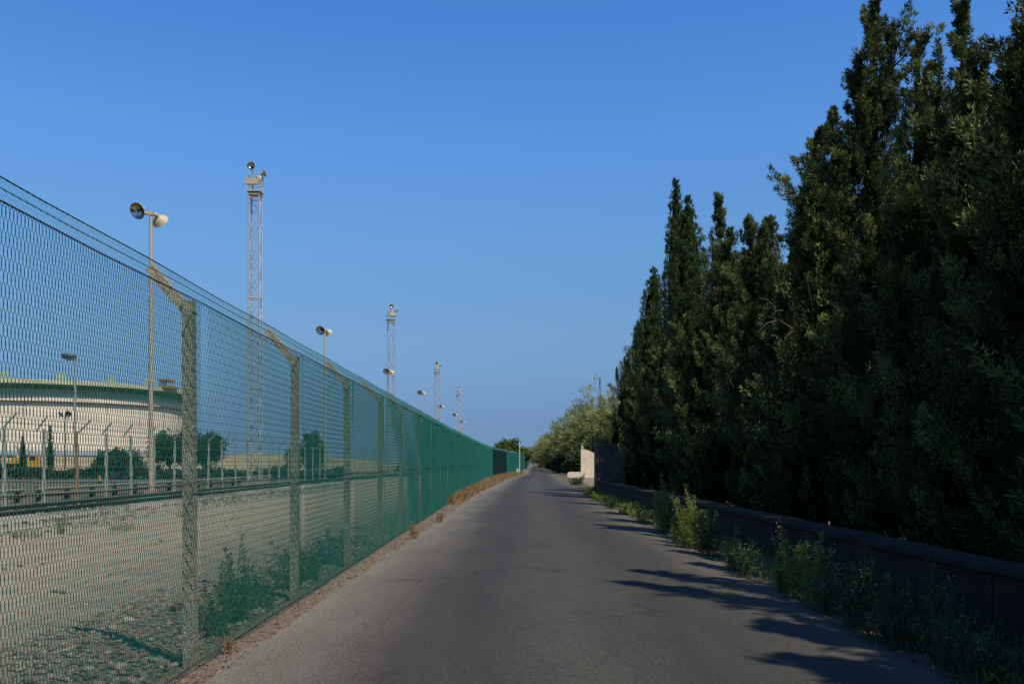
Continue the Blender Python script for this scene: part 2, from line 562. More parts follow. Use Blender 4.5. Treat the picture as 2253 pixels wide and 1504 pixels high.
# the yard behind the fence: one gravel sheet, gently uneven
gx = np.concatenate([np.linspace(-42, -16, 14), np.linspace(-15.2, -2.2, 40)])
gyv = np.concatenate([np.linspace(-10, 60, 110), np.linspace(62, 170, 40)])
vv = []
for y in gyv:
    off = interp(FENCE_PTS, y) + 2.14
    for x in gx:
        z = .012 + .035 * (math.sin(x * 1.1 + y * .23) * math.sin(y * .41 + x * .3) * .5 + .5) * min(1, (-2.2 - x) * .8)
        if -14.9 < x < -11.0:
            z += .06
        vv.append((x + off * max(0, 1 + (x + 2.2) / 12), y, z))
nxg = len(gx)
ff = [(j * nxg + i, j * nxg + i + 1, (j + 1) * nxg + i + 1, (j + 1) * nxg + i) for j in range(len(gyv) - 1) for i in range(nxg - 1)]
MB().add(vv, ff).build('yard_ground', M['yard'], smooth=True)['kind'] = 'structure'
o = MB().add([(-140, 62, .075), (-17.5, 62, .075), (-17.5, 71, .075), (-140, 71, .075)], [(0, 1, 2, 3)]).build('service_lane', M['lane'])
o['kind'] = 'structure'


# ---------------------------------------------------------------- leaf machinery
def unit(a):
    return a / np.maximum(np.linalg.norm(a, axis=1, keepdims=True), 1e-9)


def rand_dir(n):
    return unit(rng.normal(size=(n, 3)))


def leaf_quads(P, D, Ls, Ws):
    """diamond leaves: base P, direction D, length Ls, half width Ws"""
    S = unit(np.cross(D, rand_dir(len(P))))
    n = len(P)
    V = np.empty((n, 4, 3))
    V[:, 0] = P
    V[:, 1] = P + D * (Ls * .5)[:, None] + S * Ws[:, None]
    V[:, 2] = P + D * Ls[:, None]
    V[:, 3] = P + D * (Ls * .5)[:, None] - S * Ws[:, None]
    F = np.arange(n * 4).reshape(n, 4)
    return V.reshape(-1, 3), F


def leaf_tris(P, D, Ls, Ws):
    S = unit(np.cross(D, rand_dir(len(P))))
    n = len(P)
    V = np.empty((n, 3, 3))
    V[:, 0] = P - S * Ws[:, None]
    V[:, 1] = P + S * Ws[:, None]
    V[:, 2] = P + D * Ls[:, None]
    return V.reshape(-1, 3), np.arange(n * 3).reshape(n, 3)


def plume_leaves(B, D, Lp, Rp, per, leaf, width, flare=.7, jitter=.45, tint=None, droop=0.0, tri=False):
    n = len(B)
    idx = np.repeat(np.arange(n), per)
    m = len(idx)
    t = rng.random(m) ** .85
    rad = rand_dir(m)
    rad = unit(rad - D[idx] * np.sum(rad * D[idx], axis=1, keepdims=True))
    rr = Rp[idx] * (1 - t) ** .55 * np.sqrt(rng.random(m))
    P = B[idx] + D[idx] * (Lp[idx] * t)[:, None] + rad * rr[:, None]
    P[:, 2] -= droop * (t * Lp[idx]) ** 2
    d = unit(D[idx] + rad * flare + rand_dir(m) * jitter + np.array([0, 0, -droop * 1.5]) * t[:, None])
    Ls = leaf * rng.uniform(.6, 1.35, m)
    V, F = (leaf_tris if tri else leaf_quads)(P, d, Ls, Ls * width)
    tt = np.clip((tint[idx] if tint is not None else (rng.random(n) ** 1.5)[idx]) + rng.normal(0, .14, m), 0, 1)
    return V, F, np.repeat(tt, 3 if tri else 4)


def join(parts):
    V, F, T, o = [], [], [], 0
    for v, f, t in parts:
        V.append(v)
        F.append(f + o)
        T.append(t)
        o += len(v)
    return np.concatenate(V), np.concatenate(F), np.concatenate(T)


def spire_radius(z, top, z0, Rb, taper, pw=1.0):
    """crown radius at height z of a spire"""
    return Rb * np.clip((top - z) / taper, 0, 1) ** pw * np.clip(.72 + .28 * (z - z0) / 1.5, .72, 1)


def cypress(name, x, y, spires, label, seed, z0=.45, group=None, slim=False, dens=1.0, arms=6, twigs=False, fine=1.0):
    """spires: (dx, dy, top, base radius, taper length, start height)"""
    global rng
    rng = np.random.default_rng(seed)
    pw = .62 if slim else .8
    root = thing(name, label, 'tree', (x, y, 0), 0, group)
    main = max(spires, key=lambda s: s[2])
    t = MB()
    bend = [(0, 0, -.05), (.03, -.04, main[2] * .3), (main[0] * .6, main[1] * .6, main[2] * .65), (main[0], main[1], main[2] * .97)]
    t.tube(bend, [.17, .13, .07, .012], 8)
    for k in range(10):
        a = rng.uniform(0, 2 * math.pi)
        zz = rng.uniform(.7, main[2] * .6)
        t.tube([(0, 0, zz), (.4 * math.cos(a), .4 * math.sin(a), zz + .35), (.75 * math.cos(a), .75 * math.sin(a), zz + .95)], [.04, .025, .01], 5)
    t.build('trunk', M['bark'], root)
    # solid dark core added to block light and stand for shade inside the crown
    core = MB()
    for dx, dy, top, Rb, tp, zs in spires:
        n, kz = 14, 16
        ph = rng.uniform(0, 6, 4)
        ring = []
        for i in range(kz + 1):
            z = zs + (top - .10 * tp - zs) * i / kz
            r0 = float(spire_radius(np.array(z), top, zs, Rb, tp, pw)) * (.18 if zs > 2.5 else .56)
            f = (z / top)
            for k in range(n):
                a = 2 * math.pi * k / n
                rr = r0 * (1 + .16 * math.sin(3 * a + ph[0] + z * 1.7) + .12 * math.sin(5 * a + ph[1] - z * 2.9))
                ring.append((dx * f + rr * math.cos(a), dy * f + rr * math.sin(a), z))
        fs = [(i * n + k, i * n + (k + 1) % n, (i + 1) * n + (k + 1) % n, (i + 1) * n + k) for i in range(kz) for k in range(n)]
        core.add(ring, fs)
    core.build('light_blocking_core', M['core'], root, smooth=True)
    parts = []
    for dx, dy, top, Rb, tp, zs in spires:
        area = 2 * math.pi * Rb * (top - zs - tp * .5)
        if slim:
            n = int(area * 52 * dens)
            z = zs + (top - zs) * rng.random(n * 2) ** .95
            r = spire_radius(z, top, zs, Rb, tp, pw)
            keep = rng.random(n * 2) < np.clip(r / Rb, .30, 1)
            z, r = z[keep][:n], r[keep][:n]
            n = len(z)
            a = rng.uniform(0, 2 * math.pi, n)
            rr = r * (1 + .05 * (np.sin(3 * a + z * 2.1 + seed) + np.sin(5 * a - z * 3.7))) * rng.uniform(.66, 1.0, n)
            f = z / top
            B = np.stack([dx * f + rr * np.cos(a), dy * f + rr * np.sin(a), z], 1)
            out = np.stack([np.cos(a), np.sin(a), np.zeros(n)], 1)
            D = unit(out * rng.uniform(.35, 1.0, n)[:, None] + np.array([0, 0, 1.0]) * rng.uniform(2.2, 4, n)[:, None] + rand_dir(n) * .25)
            Lp = rng.uniform(.18, .34, n) * np.clip(.30 + .75 * r / .9, .3, 1)
            tint = rng.random(n) ** 1.5
            per, lf = int(50 / fine ** 1.5), .060
        else:
            # boughs: each an upswept branch carrying a tuft of sprays, with dark gaps between boughs
            nb = int(area * (19.0 if Rb < .5 else 13.0 if Rb < .9 else 3.6) * dens)
            z = zs + (top - .1 - zs) * rng.random(nb * 2) ** .95
            r = spire_radius(z, top, zs, Rb, tp, pw)
            keep = rng.random(nb * 2) < np.clip(r / Rb, .45, 1)
            z, r = z[keep][:nb], r[keep][:nb]
            nb = len(z)
            a = rng.uniform(0, 2 * math.pi, nb)
            out = np.stack([np.cos(a), np.sin(a), np.zeros(nb)], 1)
            Db = unit(out * rng.uniform(.45, 1.15, nb)[:, None] + np.array([0, 0, 1.0]) * (rng.uniform(1.2, 2.4, nb) if Rb < .9 else rng.uniform(.8, 1.6, nb))[:, None] + rand_dir(nb) * .2)
            Lb = rng.uniform(.45, 1.0, nb) * np.clip(.24 + .76 * r / .9, .24, 1)
            f = z / top
            rr = np.maximum(r * rng.uniform(.30 if Rb < .9 else .72, 1.0 if Rb < .9 else 1.08, nb) - Lb * .35, 0)
            Bb = np.stack([dx * f + rr * np.cos(a), dy * f + rr * np.sin(a), z - Lb * .35], 1)
            pb = 9
            ib = np.repeat(np.arange(nb), pb)
            n = len(ib)
            t = rng.random(n)
            side = rand_dir(n)
            B = Bb[ib] + Db[ib] * (Lb[ib] * t)[:, None] + side * (Lb[ib] * .20 * (1.1 - t))[:, None]
            D = unit(Db[ib] + side * .45 + np.array([0, 0, .25]))
            Lp = Lb[ib] * rng.uniform(.28, .48, n)
            tint = np.clip((rng.random(nb) ** 1.5)[ib] * (.55 + .6 * t) + rng.normal(0, .08, n), 0, 1)  # tint rises along the bough, painting lit tips over shaded inner sprays
            per, lf = int((54 if Rb > .9 else 34 if Rb < .5 else 38) / fine ** 1.5), .048
        parts.append(plume_leaves(B, D, Lp, Lp * .36, per, lf * fine, .13 if slim else .19, tri=True, tint=tint))
        # the leader itself
        n = 26
        z = np.linspace(top - .55, top - .04, n)
        B = np.stack([dx * z / top + rng.normal(0, .02, n), dy * z / top + rng.normal(0, .02, n), z - .1], 1)
        D = unit(np.array([0, 0, 1.0]) + rand_dir(n) * .4)
        parts.append(plume_leaves(B, D, rng.uniform(.1, .22, n), np.full(n, .05), 14, .06, .15, tri=True))
    # branches that stand out of the outline
    twig = MB()
    for k in range(arms):
        dx, dy, top, Rb, tp, zs = spires[k % len(spires)]
        z = rng.uniform(max(zs + 1, top * .35), top - tp * .25)
        a = rng.uniform(0, 2 * math.pi)
        r = float(spire_radius(np.array(z), top, zs, Rb, tp))
        f = z / top
        p0 = Vector((dx * f + r * .6 * math.cos(a), dy * f + r * .6 * math.sin(a), z))
        d = Vector((math.cos(a) * .75, math.sin(a) * .75, rng.uniform(.6, 1.3))).normalized()
        L = rng.uniform(.5, .95) * min(1, .35 + r / Rb)
        n = 12
        tt = np.linspace(0, 1, n)
        B = np.array([p0 + d * (L * q) for q in tt]) + rng.normal(0, .04, (n, 3))
        D = unit(np.array(d)[None] + rand_dir(n) * .5)
        parts.append(plume_leaves(B, D, .30 * (1.15 - .6 * tt), .13 * (1.15 - .7 * tt), 44, .07, .15, tri=True))
        MB().tube([p0 - d * .3, p0 + d * L], [.018, .005], 4).build('branch', M['bark'], root)
    if twigs:
        for k in range(10):
            zz = rng.uniform(3.6, 4.8)
            a = math.pi * rng.uniform(1.0, 1.35)
            p = Vector((1.0 * math.cos(a), 1.0 * math.sin(a), zz))
            q = p + Vector((-.12 + rng.normal(0, .16), -.12 + rng.normal(0, .16), rng.normal(0, .2)))
            twig.tube([p, (p + q) / 2 + Vector((0, 0, .06)), q], [.008, .005, .002], 4)
        twig.build('dry_twigs', M['twig'], root)['kind'] = 'stuff'
    V, F, T = join(parts)
    link('crown', np_mesh('crown', V, F, M['cyp_slim'] if slim else M['cyp'], T), root)
    return root


def sparse_tree(name, label, x, y, height, rx, trunk_h, seed, mat, leaf=.16, width=.32, n_clump=70, per=110, group=None, rz=None, dense_core=True, droop=0., squash=1.0):
    """broad-leaved tree: forked trunk and a crown of leaf clumps with gaps"""
    global rng
    rng = np.random.default_rng(seed)
    root = thing(name, label, 'tree', (x, y, 0), 0, group)
    cz = (height + trunk_h) / 2
    hz = (height - trunk_h) / 2
    ends = []
    for k in range(n_clump):
        d = rand_dir(1)[0]
        s = rng.uniform(.45, .95)
        ends.append((d[0] * rx * s, d[1] * rx * s * squash, cz + d[2] * hz * s + hz * .05))
    t = MB()
    r0 = .035 * height
    t.tube([(0, 0, -.05), (r0 * .4, 0, trunk_h * .6), (0, r0 * .3, trunk_h + hz * .3)], [r0, r0 * .75, r0 * .45], 8)
    for e in ends[:16]:
        mid = Vector((e[0] * .4, e[1] * .4, trunk_h + (e[2] - trunk_h) * .45))
        t.tube([(0, 0, trunk_h * .8), mid, e], [r0 * .45, r0 * .25, r0 * .06], 5)
    t.build('trunk', M['bark'], root)
    E = np.array(ends)
    cr = min(rx, hz * 1.2)
    n = len(E)
    idx = np.repeat(np.arange(n), per)
    m = len(idx)
    sizes = rng.uniform(.22, .40, n) * cr
    off = rand_dir(m) * (rng.random(m) ** .4)[:, None] * sizes[idx][:, None]
    P = E[idx] + off
    d = unit(off + rand_dir(m) * sizes.mean() * .9 + np.array([0, 0, -droop]))
    Ls = leaf * rng.uniform(.6, 1.4, m)
    V, F = leaf_quads(P, d, Ls, Ls * width)
    tt = np.clip(rng.random(n)[idx] + rng.normal(0, .18, m), 0, 1)
    link('crown', np_mesh('crown', V, F, mat, np.repeat(tt, 4)), root)
    return root


def feathery(name, label, x, y, height, rx, seed, group, n_pl=150, per=60):
    """tall arching cane-like tree: many stems that bow over under plumes of long narrow leaves"""
    global rng
    rng = np.random.default_rng(seed)
    root = thing(name, label, 'tree', (x, y, 0), 0, group)
    stems = MB()
    Bs, Ds, Ls = [], [], []
    for k in range(n_pl):
        a = rng.uniform(0, 2 * math.pi)
        rr = rx * math.sqrt(rng.random())
        top = height * (1 - .38 * (rr / rx) ** 2) * rng.uniform(.45, 1.0)
        bx, by = .35 * rr * math.cos(a), .35 * rr * math.sin(a)
        p1 = Vector((.7 * rr * math.cos(a), .7 * rr * math.sin(a), top * .6))
        p2 = Vector((rr * math.cos(a), rr * math.sin(a), top * .92))
        if k % 5 == 0:
            stems.tube([(bx, by, -.05), p1, p2], [.06, .04, .012], 5)
        for j in range(3):
            q = p1.lerp(p2, rng.uniform(-.3, 1.0))
            Bs.append(q + Vector(rng.normal(0, .18 * rx / 2, 3)))
            Ds.append(Vector((math.cos(a) * .7, math.sin(a) * .7, .75)) + Vector(rng.normal(0, .35, 3)))
            Ls.append(rng.uniform(.8, 1.7))
    stems.build('trunk', M['bark'], root)
    B, D, L = np.array(Bs), unit(np.array(Ds)), np.array(Ls)
    V, F, T = plume_leaves(B, D, L, L * .28, per // 2, .42, .075, flare=.55, jitter=.45, droop=.22)
    link('crown', np_mesh('crown', V, F, M['feather'], T), root)
    return root


# ---------------------------------------------------------------- boundary fence along the road
fence = thing('boundary_fence', 'tall green chain-link fence on concrete posts along the left road edge', 'fence')
POST_H, ARM_X, ARM_Z = 2.5, -.33, .29


post_data = MB().box((-.055, 0, 1.22), (.078, .082, 2.56), 0, .92).mesh('post')
post_data.materials.append(M['concrete'])
arm = MB()
vs = []
for (x, z) in ((-.04, POST_H - .10), (-.33, POST_H + .235)):
    for sx, sy in ((-1, -.032), (1, -.032), (1, .032), (-1, .032)):
        vs.append((x + sx * .022, sy, z + sx * .026))
arm.add(vs, [(3, 2, 1, 0), (4, 5, 6, 7), (0, 1, 5, 4), (1, 2, 6, 5), (2, 3, 7, 6), (3, 0, 4, 7)])
arm_data = arm.mesh('arm')
arm_data.materials.append(M['concrete_arm'])


def chain_link(length, col=.0150, half=.055, r=.00150, hgt=2.88, v=0):
    """narrow twisted netting: wires run in pairs for a third of each row, then part and join the neighbour;
    3-sided wires up the posts and back along the arms; local Y along the fence"""
    nw = int(round(length / col / 2)) * 2
    col = length / nw
    rows = int(round(hgt / half))
    base = np.arange(rows + 1) * half + .03
    s = np.stack([base, base + .34 * half], 1).ravel()
    i = np.repeat(np.arange(rows + 1), 2)
    V, F = [], []
    o = 0
    ang = np.array([0, 2.0944, 4.18879])
    full = len(s)
    for w in range(nw):
        sg = np.where((i + w) % 2 == 0, 1.0, -1.0)
        yy = (w + .5) * col + sg * (col * .5 - r * .6) + rng.normal(0, .0008, full)
        if w % 4:
            kn = int(np.searchsorted(s, POST_H)) + 1
        else:
            kn = full
            yy = np.where(s > POST_H, (w + .5) * col + sg * col * .35, yy)
        zz = np.where(s > POST_H, POST_H + (s - POST_H) * .66, s)
        xb = np.where(s > POST_H, -(s - POST_H) * .75, 0) + .012 + sg * .002
        bulge = (.008 * np.sin(s * (1.9 + .5 * v) + w * .02 + v * 2) + .003 * math.sin(w * .03 + v)) * np.clip(w * (nw - w) / (.04 * nw * nw), 0, 1)
        C = np.stack([xb + bulge * (s < POST_H), yy, zz], 1)[:kn]
        ring = C[:, None, :] + np.stack([np.cos(ang) * r, np.sin(ang) * r, np.zeros(3)], 1)[None]
        V.append(ring.reshape(-1, 3))
        for k in range(3):
            k2 = (k + 1) % 3
            a = o + np.arange(kn - 1) * 3
            F.append(np.stack([a + k, a + k2, a + 3 + k2, a + 3 + k], 1))
        o += kn * 3
    return np.concatenate(V), np.concatenate(F)


panel_datas = []
for v in range(2):
    V, F = chain_link(3.0, v=v)
    panel_datas.append(np_mesh('chain_link', V, F, M['pvc']))
wire_data = MB()
for x, z, r in ((.014, POST_H, .0042), (ARM_X * .5 + .01, POST_H + ARM_Z * .5, .003), (ARM_X + .01, POST_H + ARM_Z + .0, .0045), (.016, .06, .004), (.016, 1.27, .003)):
    wire_data.tube([(x, 0, z), (x, 1.5, z - .012), (x, 3.0, z)], r, 5, cap=False)
wire_mesh = wire_data.mesh('line_wire')
wire_mesh.materials.append(M['wire'])
py = -5.7
posts = []
while py < 118:
    posts.append((interp(FENCE_PTS, py), py))
    py += 3.0
while py < 380:
    posts.append((interp(FENCE_PTS, py), py))
    py += 6.0
posts += [(7.6 + 5 * k, 392 + k * 4) for k in range(5)]
for i, (x, y) in enumerate(posts):
    h = 1 + .012 * math.sin(i * 2.3)
    p = link('post', post_data, fence, (x, y, 0))
    p.scale = (1, 1, h)
    p.rotation_euler = (R(.5 * math.sin(i * 1.9)), R(.4 * math.cos(i * 2.7)), 0)
    a = link('arm', arm_data, fence, (x, y, 0))
    if i + 1 < len(posts):
        x2, y2 = posts[i + 1]
        L = math.hypot(x2 - x, y2 - y)
        rz = -math.atan2(x2 - x, y2 - y)
        p.rotation_euler[2] = rz
        a.rotation_euler[2] = rz
        for nm, dat in (('mesh_panel', panel_datas[(i + i // 3) % 2]), ('line_wire', wire_mesh)):
            q = link(nm, dat, fence, (x, y, 0), rz)
            q.scale = (1, L / 3.0, 1)
# a length of the fence is hung with a dark sheet
sheet = MB()
ya, yb = 77.0, 97.0
n = 14
vs = []
for k in range(n + 1):
    y = ya + (yb - ya) * k / n
    x = interp(FENCE_PTS, y) + .035 + .012 * math.sin(y * 3)
    vs += [(x, y, .22 + .03 * math.sin(k)), (x, y, 2.52 + .02 * math.sin(k * 2)), (x - .02, y, 2.52 + .02 * math.sin(k * 2)), (x - .02, y, .22 + .03 * math.sin(k))]
fs = []
for k in range(n):
    for j in range(4):
        fs.append((4 * k + j, 4 * k + (j + 1) % 4, 4 * k + 4 + (j + 1) % 4, 4 * k + 4 + j))
sheet.add(vs, fs)
o = sheet.build('cover_sheet', M['dark_sheet'], fence)
o['label'] = 'dark cloth sheet hung on the far part of the fence'

# ---------------------------------------------------------------- railway track
track = thing('railway_track', 'rusty railway track on pale ballast running behind the green fence', 'railway')


def track_x(y):
    t = min(1, max(0, (y - 52) / 55))
    return -12.95 + 1.6 * t * t * (3 - 2 * t)


tys = [2 + 3 * i for i in range(42)]
for s in (-.76, .76):
    w, hw = .036, .018
    prof = [(-.07, .06), (.07, .06), (.07, .075), (.012, .09), (.012, .17), (w, .18), (w, .215), (-w, .215), (-w, .18), (-.012, .17), (-.012, .09), (-.07, .075)]
    m = MB()
    vs = [(track_x(y) + s + a, y, b) for y in tys for a, b in prof]
    k = len(prof)
    fs = [(i * k + j, i * k + (j + 1) % k, (i + 1) * k + (j + 1) % k, (i + 1) * k + j) for i in range(len(tys) - 1) for j in range(k)]
    ro = m.add(vs, fs).build('rail', M['rail_steel'], track)
    head = MB()
    vs = [p for y in tys for p in ((track_x(y) + s - .028, y, .218), (track_x(y) + s + .028, y, .218))]
    head.add(vs, [(2 * i, 2 * i + 1, 2 * i + 3, 2 * i + 2) for i in range(len(tys) - 1)]).build('rail_head', M['rail_top'], ro)
sl = MB().box((0, 0, .045), (2.5, .24, .09), 0, .96).mesh('sleeper')
sl.materials.append(M['sleeper'])
y = 3.0
while y < 122:
    o = link('sleeper', sl, track, (track_x(y), y, random.uniform(-.008, .01)))
    o.rotation_euler[2] = random.uniform(-.015, .015)
    y += .62

# ---------------------------------------------------------------- inner security fence
ifence = thing('inner_fence', 'pale post and wire security fence with slanted arms behind the railway', 'fence')
IX = -15.3
ips = [IX for _ in range(40)]
iposts = []
for k in range(-6, 36):
    y = 27.8 + 2.33 * k
    iposts.append((IX + (track_x(y) + 12.95) * .6, y))
ip = MB().box((0, 0, 1.22), (.09, .09, 2.5), 0, .85).mesh('post')
ip.materials.append(M['grey_post'])
ip2 = ip.copy()
ip2.materials.clear()
ip2.materials.append(M['rust_post'])
ia = MB().bar((0, 0, 2.42), (.42, 0, 2.86), .045).mesh('arm')
ia.materials.append(M['grey_post'])
for k, (x, y) in enumerate(iposts):
    rusty = (k - 6) in (2, 7)
    p = link('post', ip2 if rusty else ip, ifence, (x, y, .03))
    p.rotation_euler = (R(random.uniform(-1.2, 1.2)), R(random.uniform(-1.2, 1.2)), R(random.uniform(-4, 4)))
    if rusty:
        p['label'] = 'rust-stained post'
    a = link('arm', ia, ifence, (x, y, .03))
    a.rotation_euler = (R(random.uniform(-4, 4)), R(random.uniform(-8, 6)), R(random.uniform(-6, 6)))
for s, (dx, z) in enumerate([(0, .35), (0, .8), (0, 1.2), (0, 1.6), (0, 2.0), (0, 2.38), (.15, 2.58), (.28, 2.72), (.41, 2.86)]):
    pts = []
    for k, (x, y) in enumerate(iposts):
        pts.append((x + dx, y, z + .03))
        if k + 1 < len(iposts):
            x2, y2 = iposts[k + 1]
            pts.append(((x + x2) / 2 + dx, (y + y2) / 2, z + .03 - random.uniform(.0, .04)))
    MB().tube(pts, .007, 4, cap=False).build('strand', M['fwire'], ifence)

# ---------------------------------------------------------------- low pipe barrier
for label, y0, n in (('low pipe barrier on rusty posts, left end piece behind the inner fence', 26.5, 3), ('long low pipe barrier on rusty posts running behind the inner fence', 32.3, 16)):
    b = thing('pipe_barrier', label, 'barrier', (-16.6, y0, 0))
    step = 2.05 if n > 3 else 2.2
    for k in range(n):
        MB().box((.02, k * step, .28), (.16, .14, .56)).build('post', M['rust'], b)
    for z in (.26, .47):
        MB().tube([(-.02 + .13, -.25, z), (-.02 + .13, (n - 1) * step * .5, z - .01), (-.02 + .13, (n - 1) * step + .25, z)], .062, 8).build('pipe', M['pipe'], b)


# ---------------------------------------------------------------- floodlights
def flood(parent, at, aim, size=.33, name='floodlight'):
    """round bell floodlight: shell, mirror bowl, lamp, rear housing, bracket"""
    at, aim = Vector(at), Vector(aim).normalized()
    s = size
    shell = MB().lathe([(.16 * s, -.75 * s), (.42 * s, -.62 * s), (.80 * s, -.34 * s), (1.0 * s, 0), (1.04 * s, .03 * s), (1.0 * s, .05 * s), (.96 * s, .03 * s)], 24, aim, at)
    sh = shell.build(name, M['lamp_body'], parent, smooth=True)
    MB().lathe([(.95 * s, .02 * s), (.80 * s, -.26 * s), (.45 * s, -.52 * s), (.06 * s, -.60 * s)], 24, aim, at).build('reflector', M['reflector'], sh, smooth=True)
    MB().lathe([(.0, -.02 * s), (.13 * s, -.06 * s), (.15 * s, -.30 * s), (.09 * s, -.56 * s)], 12, aim, at).build('bulb', M['lens_dark'], sh, smooth=True)
    MB().lathe([(.0, -1.28 * s), (.24 * s, -1.26 * s), (.26 * s, -.76 * s), (.16 * s, -.70 * s)], 14, aim, at).build('housing', M['lamp_body'], sh, smooth=True)
    return sh


def lamp_post(label, x, y, h, lamps, group):
    r = thing('lamp_post', label, 'lamp post', (x, y, 0), 0, group)
    MB().tube([(0, 0, -.05), (0, 0, h * .5), (0, 0, h)], [.105, .085, .065], 10).build('pole', M['pole'], r, smooth=True)
    MB().box((0, 0, .12), (.42, .42, .26)).build('base', M['concrete'], r)
    cb = MB().bar((-.32, 0, h + .02), (.32, 0, h - .08), .07)
    cb.box((0, 0, h + .02), (.16, .16, .16))
    cb.build('crossbar', M['lamp_body'], r)
    for (dx, dy, dz, aim, s) in lamps:
        flood(r, (dx, dy, h + dz), aim, s)
        MB().bar((dx * .6, dy * .5, h - .02), (dx - aim[0] * .28, dy - aim[1] * .28, h + dz - aim[2] * .28), .05).build('bracket', M['lens_dark'], r)
    return r


LG = 'floodlight posts along the railway'
lamp_post('nearest tall floodlight post with two round lamps, in front of the storage tank', px(332, 38.4), 38.4, pz(470, 38.4),
          [(-.46, -.25, .05, (-.28, -.85, -.42), .34), (.30, .25, -.25, (.22, .80, -.52), .34)], LG)
for k, (lx, ty, label) in enumerate([(715, 725, 'floodlight post between the two nearest lattice masts, second from the left'),
                                     (856, 815, 'floodlight post standing just in front of the second lattice mast'),
                                     (928, 862, 'floodlight post alone left of the third lattice mast'),
                                     (971, 892, 'floodlight post just right of the third lattice mast'),
                                     (1002, 911, 'floodlight post just left of the farthest lattice mast'),
                                     (1018, 926, 'farthest floodlight post, right of the farthest lattice mast')]):
    Y = 10.5 * FPX / (HY - ty)
    lamp_post(label, px(lx, Y), Y, pz(ty, Y) - .1,
              [(-.28, -.35, 0, (-.20, -.88, -.42), .36), (.22, .25, -.1, (.3, .80, -.52), .32)], LG)

# tall post with one boxy floodlight, in front of the tank
Y = 95.0
r = thing('lamp_post', 'slim grey post with one boxy floodlight in front of the tank, far left', 'lamp post', (px(165, Y), Y, 0))
H = pz(792, Y)
MB().tube([(0, 0, -.05), (0, 0, H * .5), (0, 0, H)], [.17, .13, .09], 8).build('pole', M['grey_post'], r, smooth=True)
MB().box((-.1, 0, H), (1.6, .12, .10)).build('crossbar', M['grey_post'], r)
fb = MB()
vs = [(-1.25, -.3, .55), (-1.05, .25, .62), (.1, .25, .40), (.0, -.3, .30), (-1.1, -.45, -.02), (-1.0, .2, .0), (.08, .2, .0), (.0, -.45, -.06)]
fb.add([(a, b, c + H + .12) for a, b, c in vs], [(0, 1, 2, 3), (7, 6, 5, 4), (0, 3, 7, 4), (1, 5, 6, 2), (0, 4, 5, 1), (3, 2, 6, 7)])
hd = fb.build('floodlight', M['lens_dark'], r)
MB().add([(-1.13, -.41, H + .53), (-.06, -.41, H + .33), (-.06, -.475, H + .10), (-1.0, -.475, H + .16)], [(0, 1, 2, 3)]).build('lens', M['glass'], hd)
# small far twin lamp
Y = 126.0
r = thing('lamp_post', 'short far lamp post with two small heads against the tank wall', 'lamp post', (px(143, Y), Y, 0))
H = pz(915, Y)
MB().tube([(0, 0, -.05), (0, 0, H)], [.10, .07], 8).build('pole', M['rail_steel'], r)
MB().tube([(-.7, 0, H), (.7, 0, H)], .05, 6).build('crossbar', M['rail_steel'], r)
flood(r, (-.55, -.2, H + .28), (-.4, -.7, -.3), .36)
flood(r, (.5, -.2, H + .28), (.5, -.8, -.2), .42)


# ---------------------------------------------------------------- lattice masts
def mast(label, x, y, H, rz, w=.72):
    r = thing('lattice_mast', label, 'mast', (x, y, 0), rz, 'lattice light masts along the railway')
    h = w / 2
    c = [(-h, -h), (h, -h), (h, h), (-h, h)]
    for a, b in c:
        MB().bar((a, b, -.02), (a, b, H), .055).build('leg', M['lattice'], r)
    step = .86
    n = int(H / step)
    for s in range(4):
        m = MB()
        (a0, b0), (a1, b1) = c[s], c[(s + 1) % 4]
        for k in range(n):
            z0, z1 = k * step + .1, (k + 1) * step + .1
            if k % 2:
                m.bar((a0, b0, z0), (a1, b1, z1), .022)
            else:
                m.bar((a1, b1, z0), (a0, b0, z1), .022)
            if k % 2 == s % 2:
                m.bar((a0, b0, z1 - .4), (a1, b1, z1 + .35), .018)
        for z in (H * .33, H * .64, H * .98):
            m.bar((a0, b0, z), (a1, b1, z), .045)
        m.build('bracing', M['lattice'], r)
    MB().box((0, 0, .15), (1.3, 1.3, .34)).build('base', M['concrete'], r)
    pl = MB().box((0, 0, H + .05), (w + .22, w + .22, .07))
    pl.box((0, 0, H - .12), (w + .10, w + .10, .06))
    pl.build('platform', M['lattice'], r)
    rail = MB()
    e = h + .09
    cc = [(-e, -e), (e, -e), (e, e), (-e, e)]
    for s in range(4):
        rail.tube([(*cc[s], H + .08), (*cc[s], H + 1.05)], .022, 5)
        for z in (.5, 1.03):
            rail.tube([(*cc[s], H + z), (*cc[(s + 1) % 4], H + z)], .022, 5)
    rail.build('railing', M['lattice'], r)
    MB().box((-.1, -.32, H + .62), (.78, .22, .36)).build('control_box', M['lamp_body'], r)
    MB().tube([(-.12, -.1, H + .08), (-.12, -.1, H + 1.45)], .04, 6).build('lamp_stem', M['lattice'], r)
    MB().tube([(.42, 0, H + .08), (.42, 0, H + 1.15)], .04, 6).build('lamp_stem', M['lattice'], r)
    flood(r, (-.16, -.35, H + 1.55), (-.06, -.97, .05), .25)
    flood(r, (.62, -.05, H + 1.22), (.90, .25, .22), .25)
    flood(r, (.1, .5, H + 1.0), (.2, .8, -.2), .24)
    return r


for lx, ty, Y, rz, label in ((561.5, 425, 55.9, 0, 'nearest and tallest lattice mast with floodlights on top'),
                             (861.5, 704, 106.5, .5, 'second lattice mast, beside the fence top where it starts turning opaque'),
                             (962, 818, 164, .3, 'third lattice mast from the left'),
                             (1009.5, 868, 218, .8, 'farthest and smallest lattice mast')):
    mast(label, px(lx, Y), Y, pz(ty, Y), rz, .62 if Y < 90 else .72)

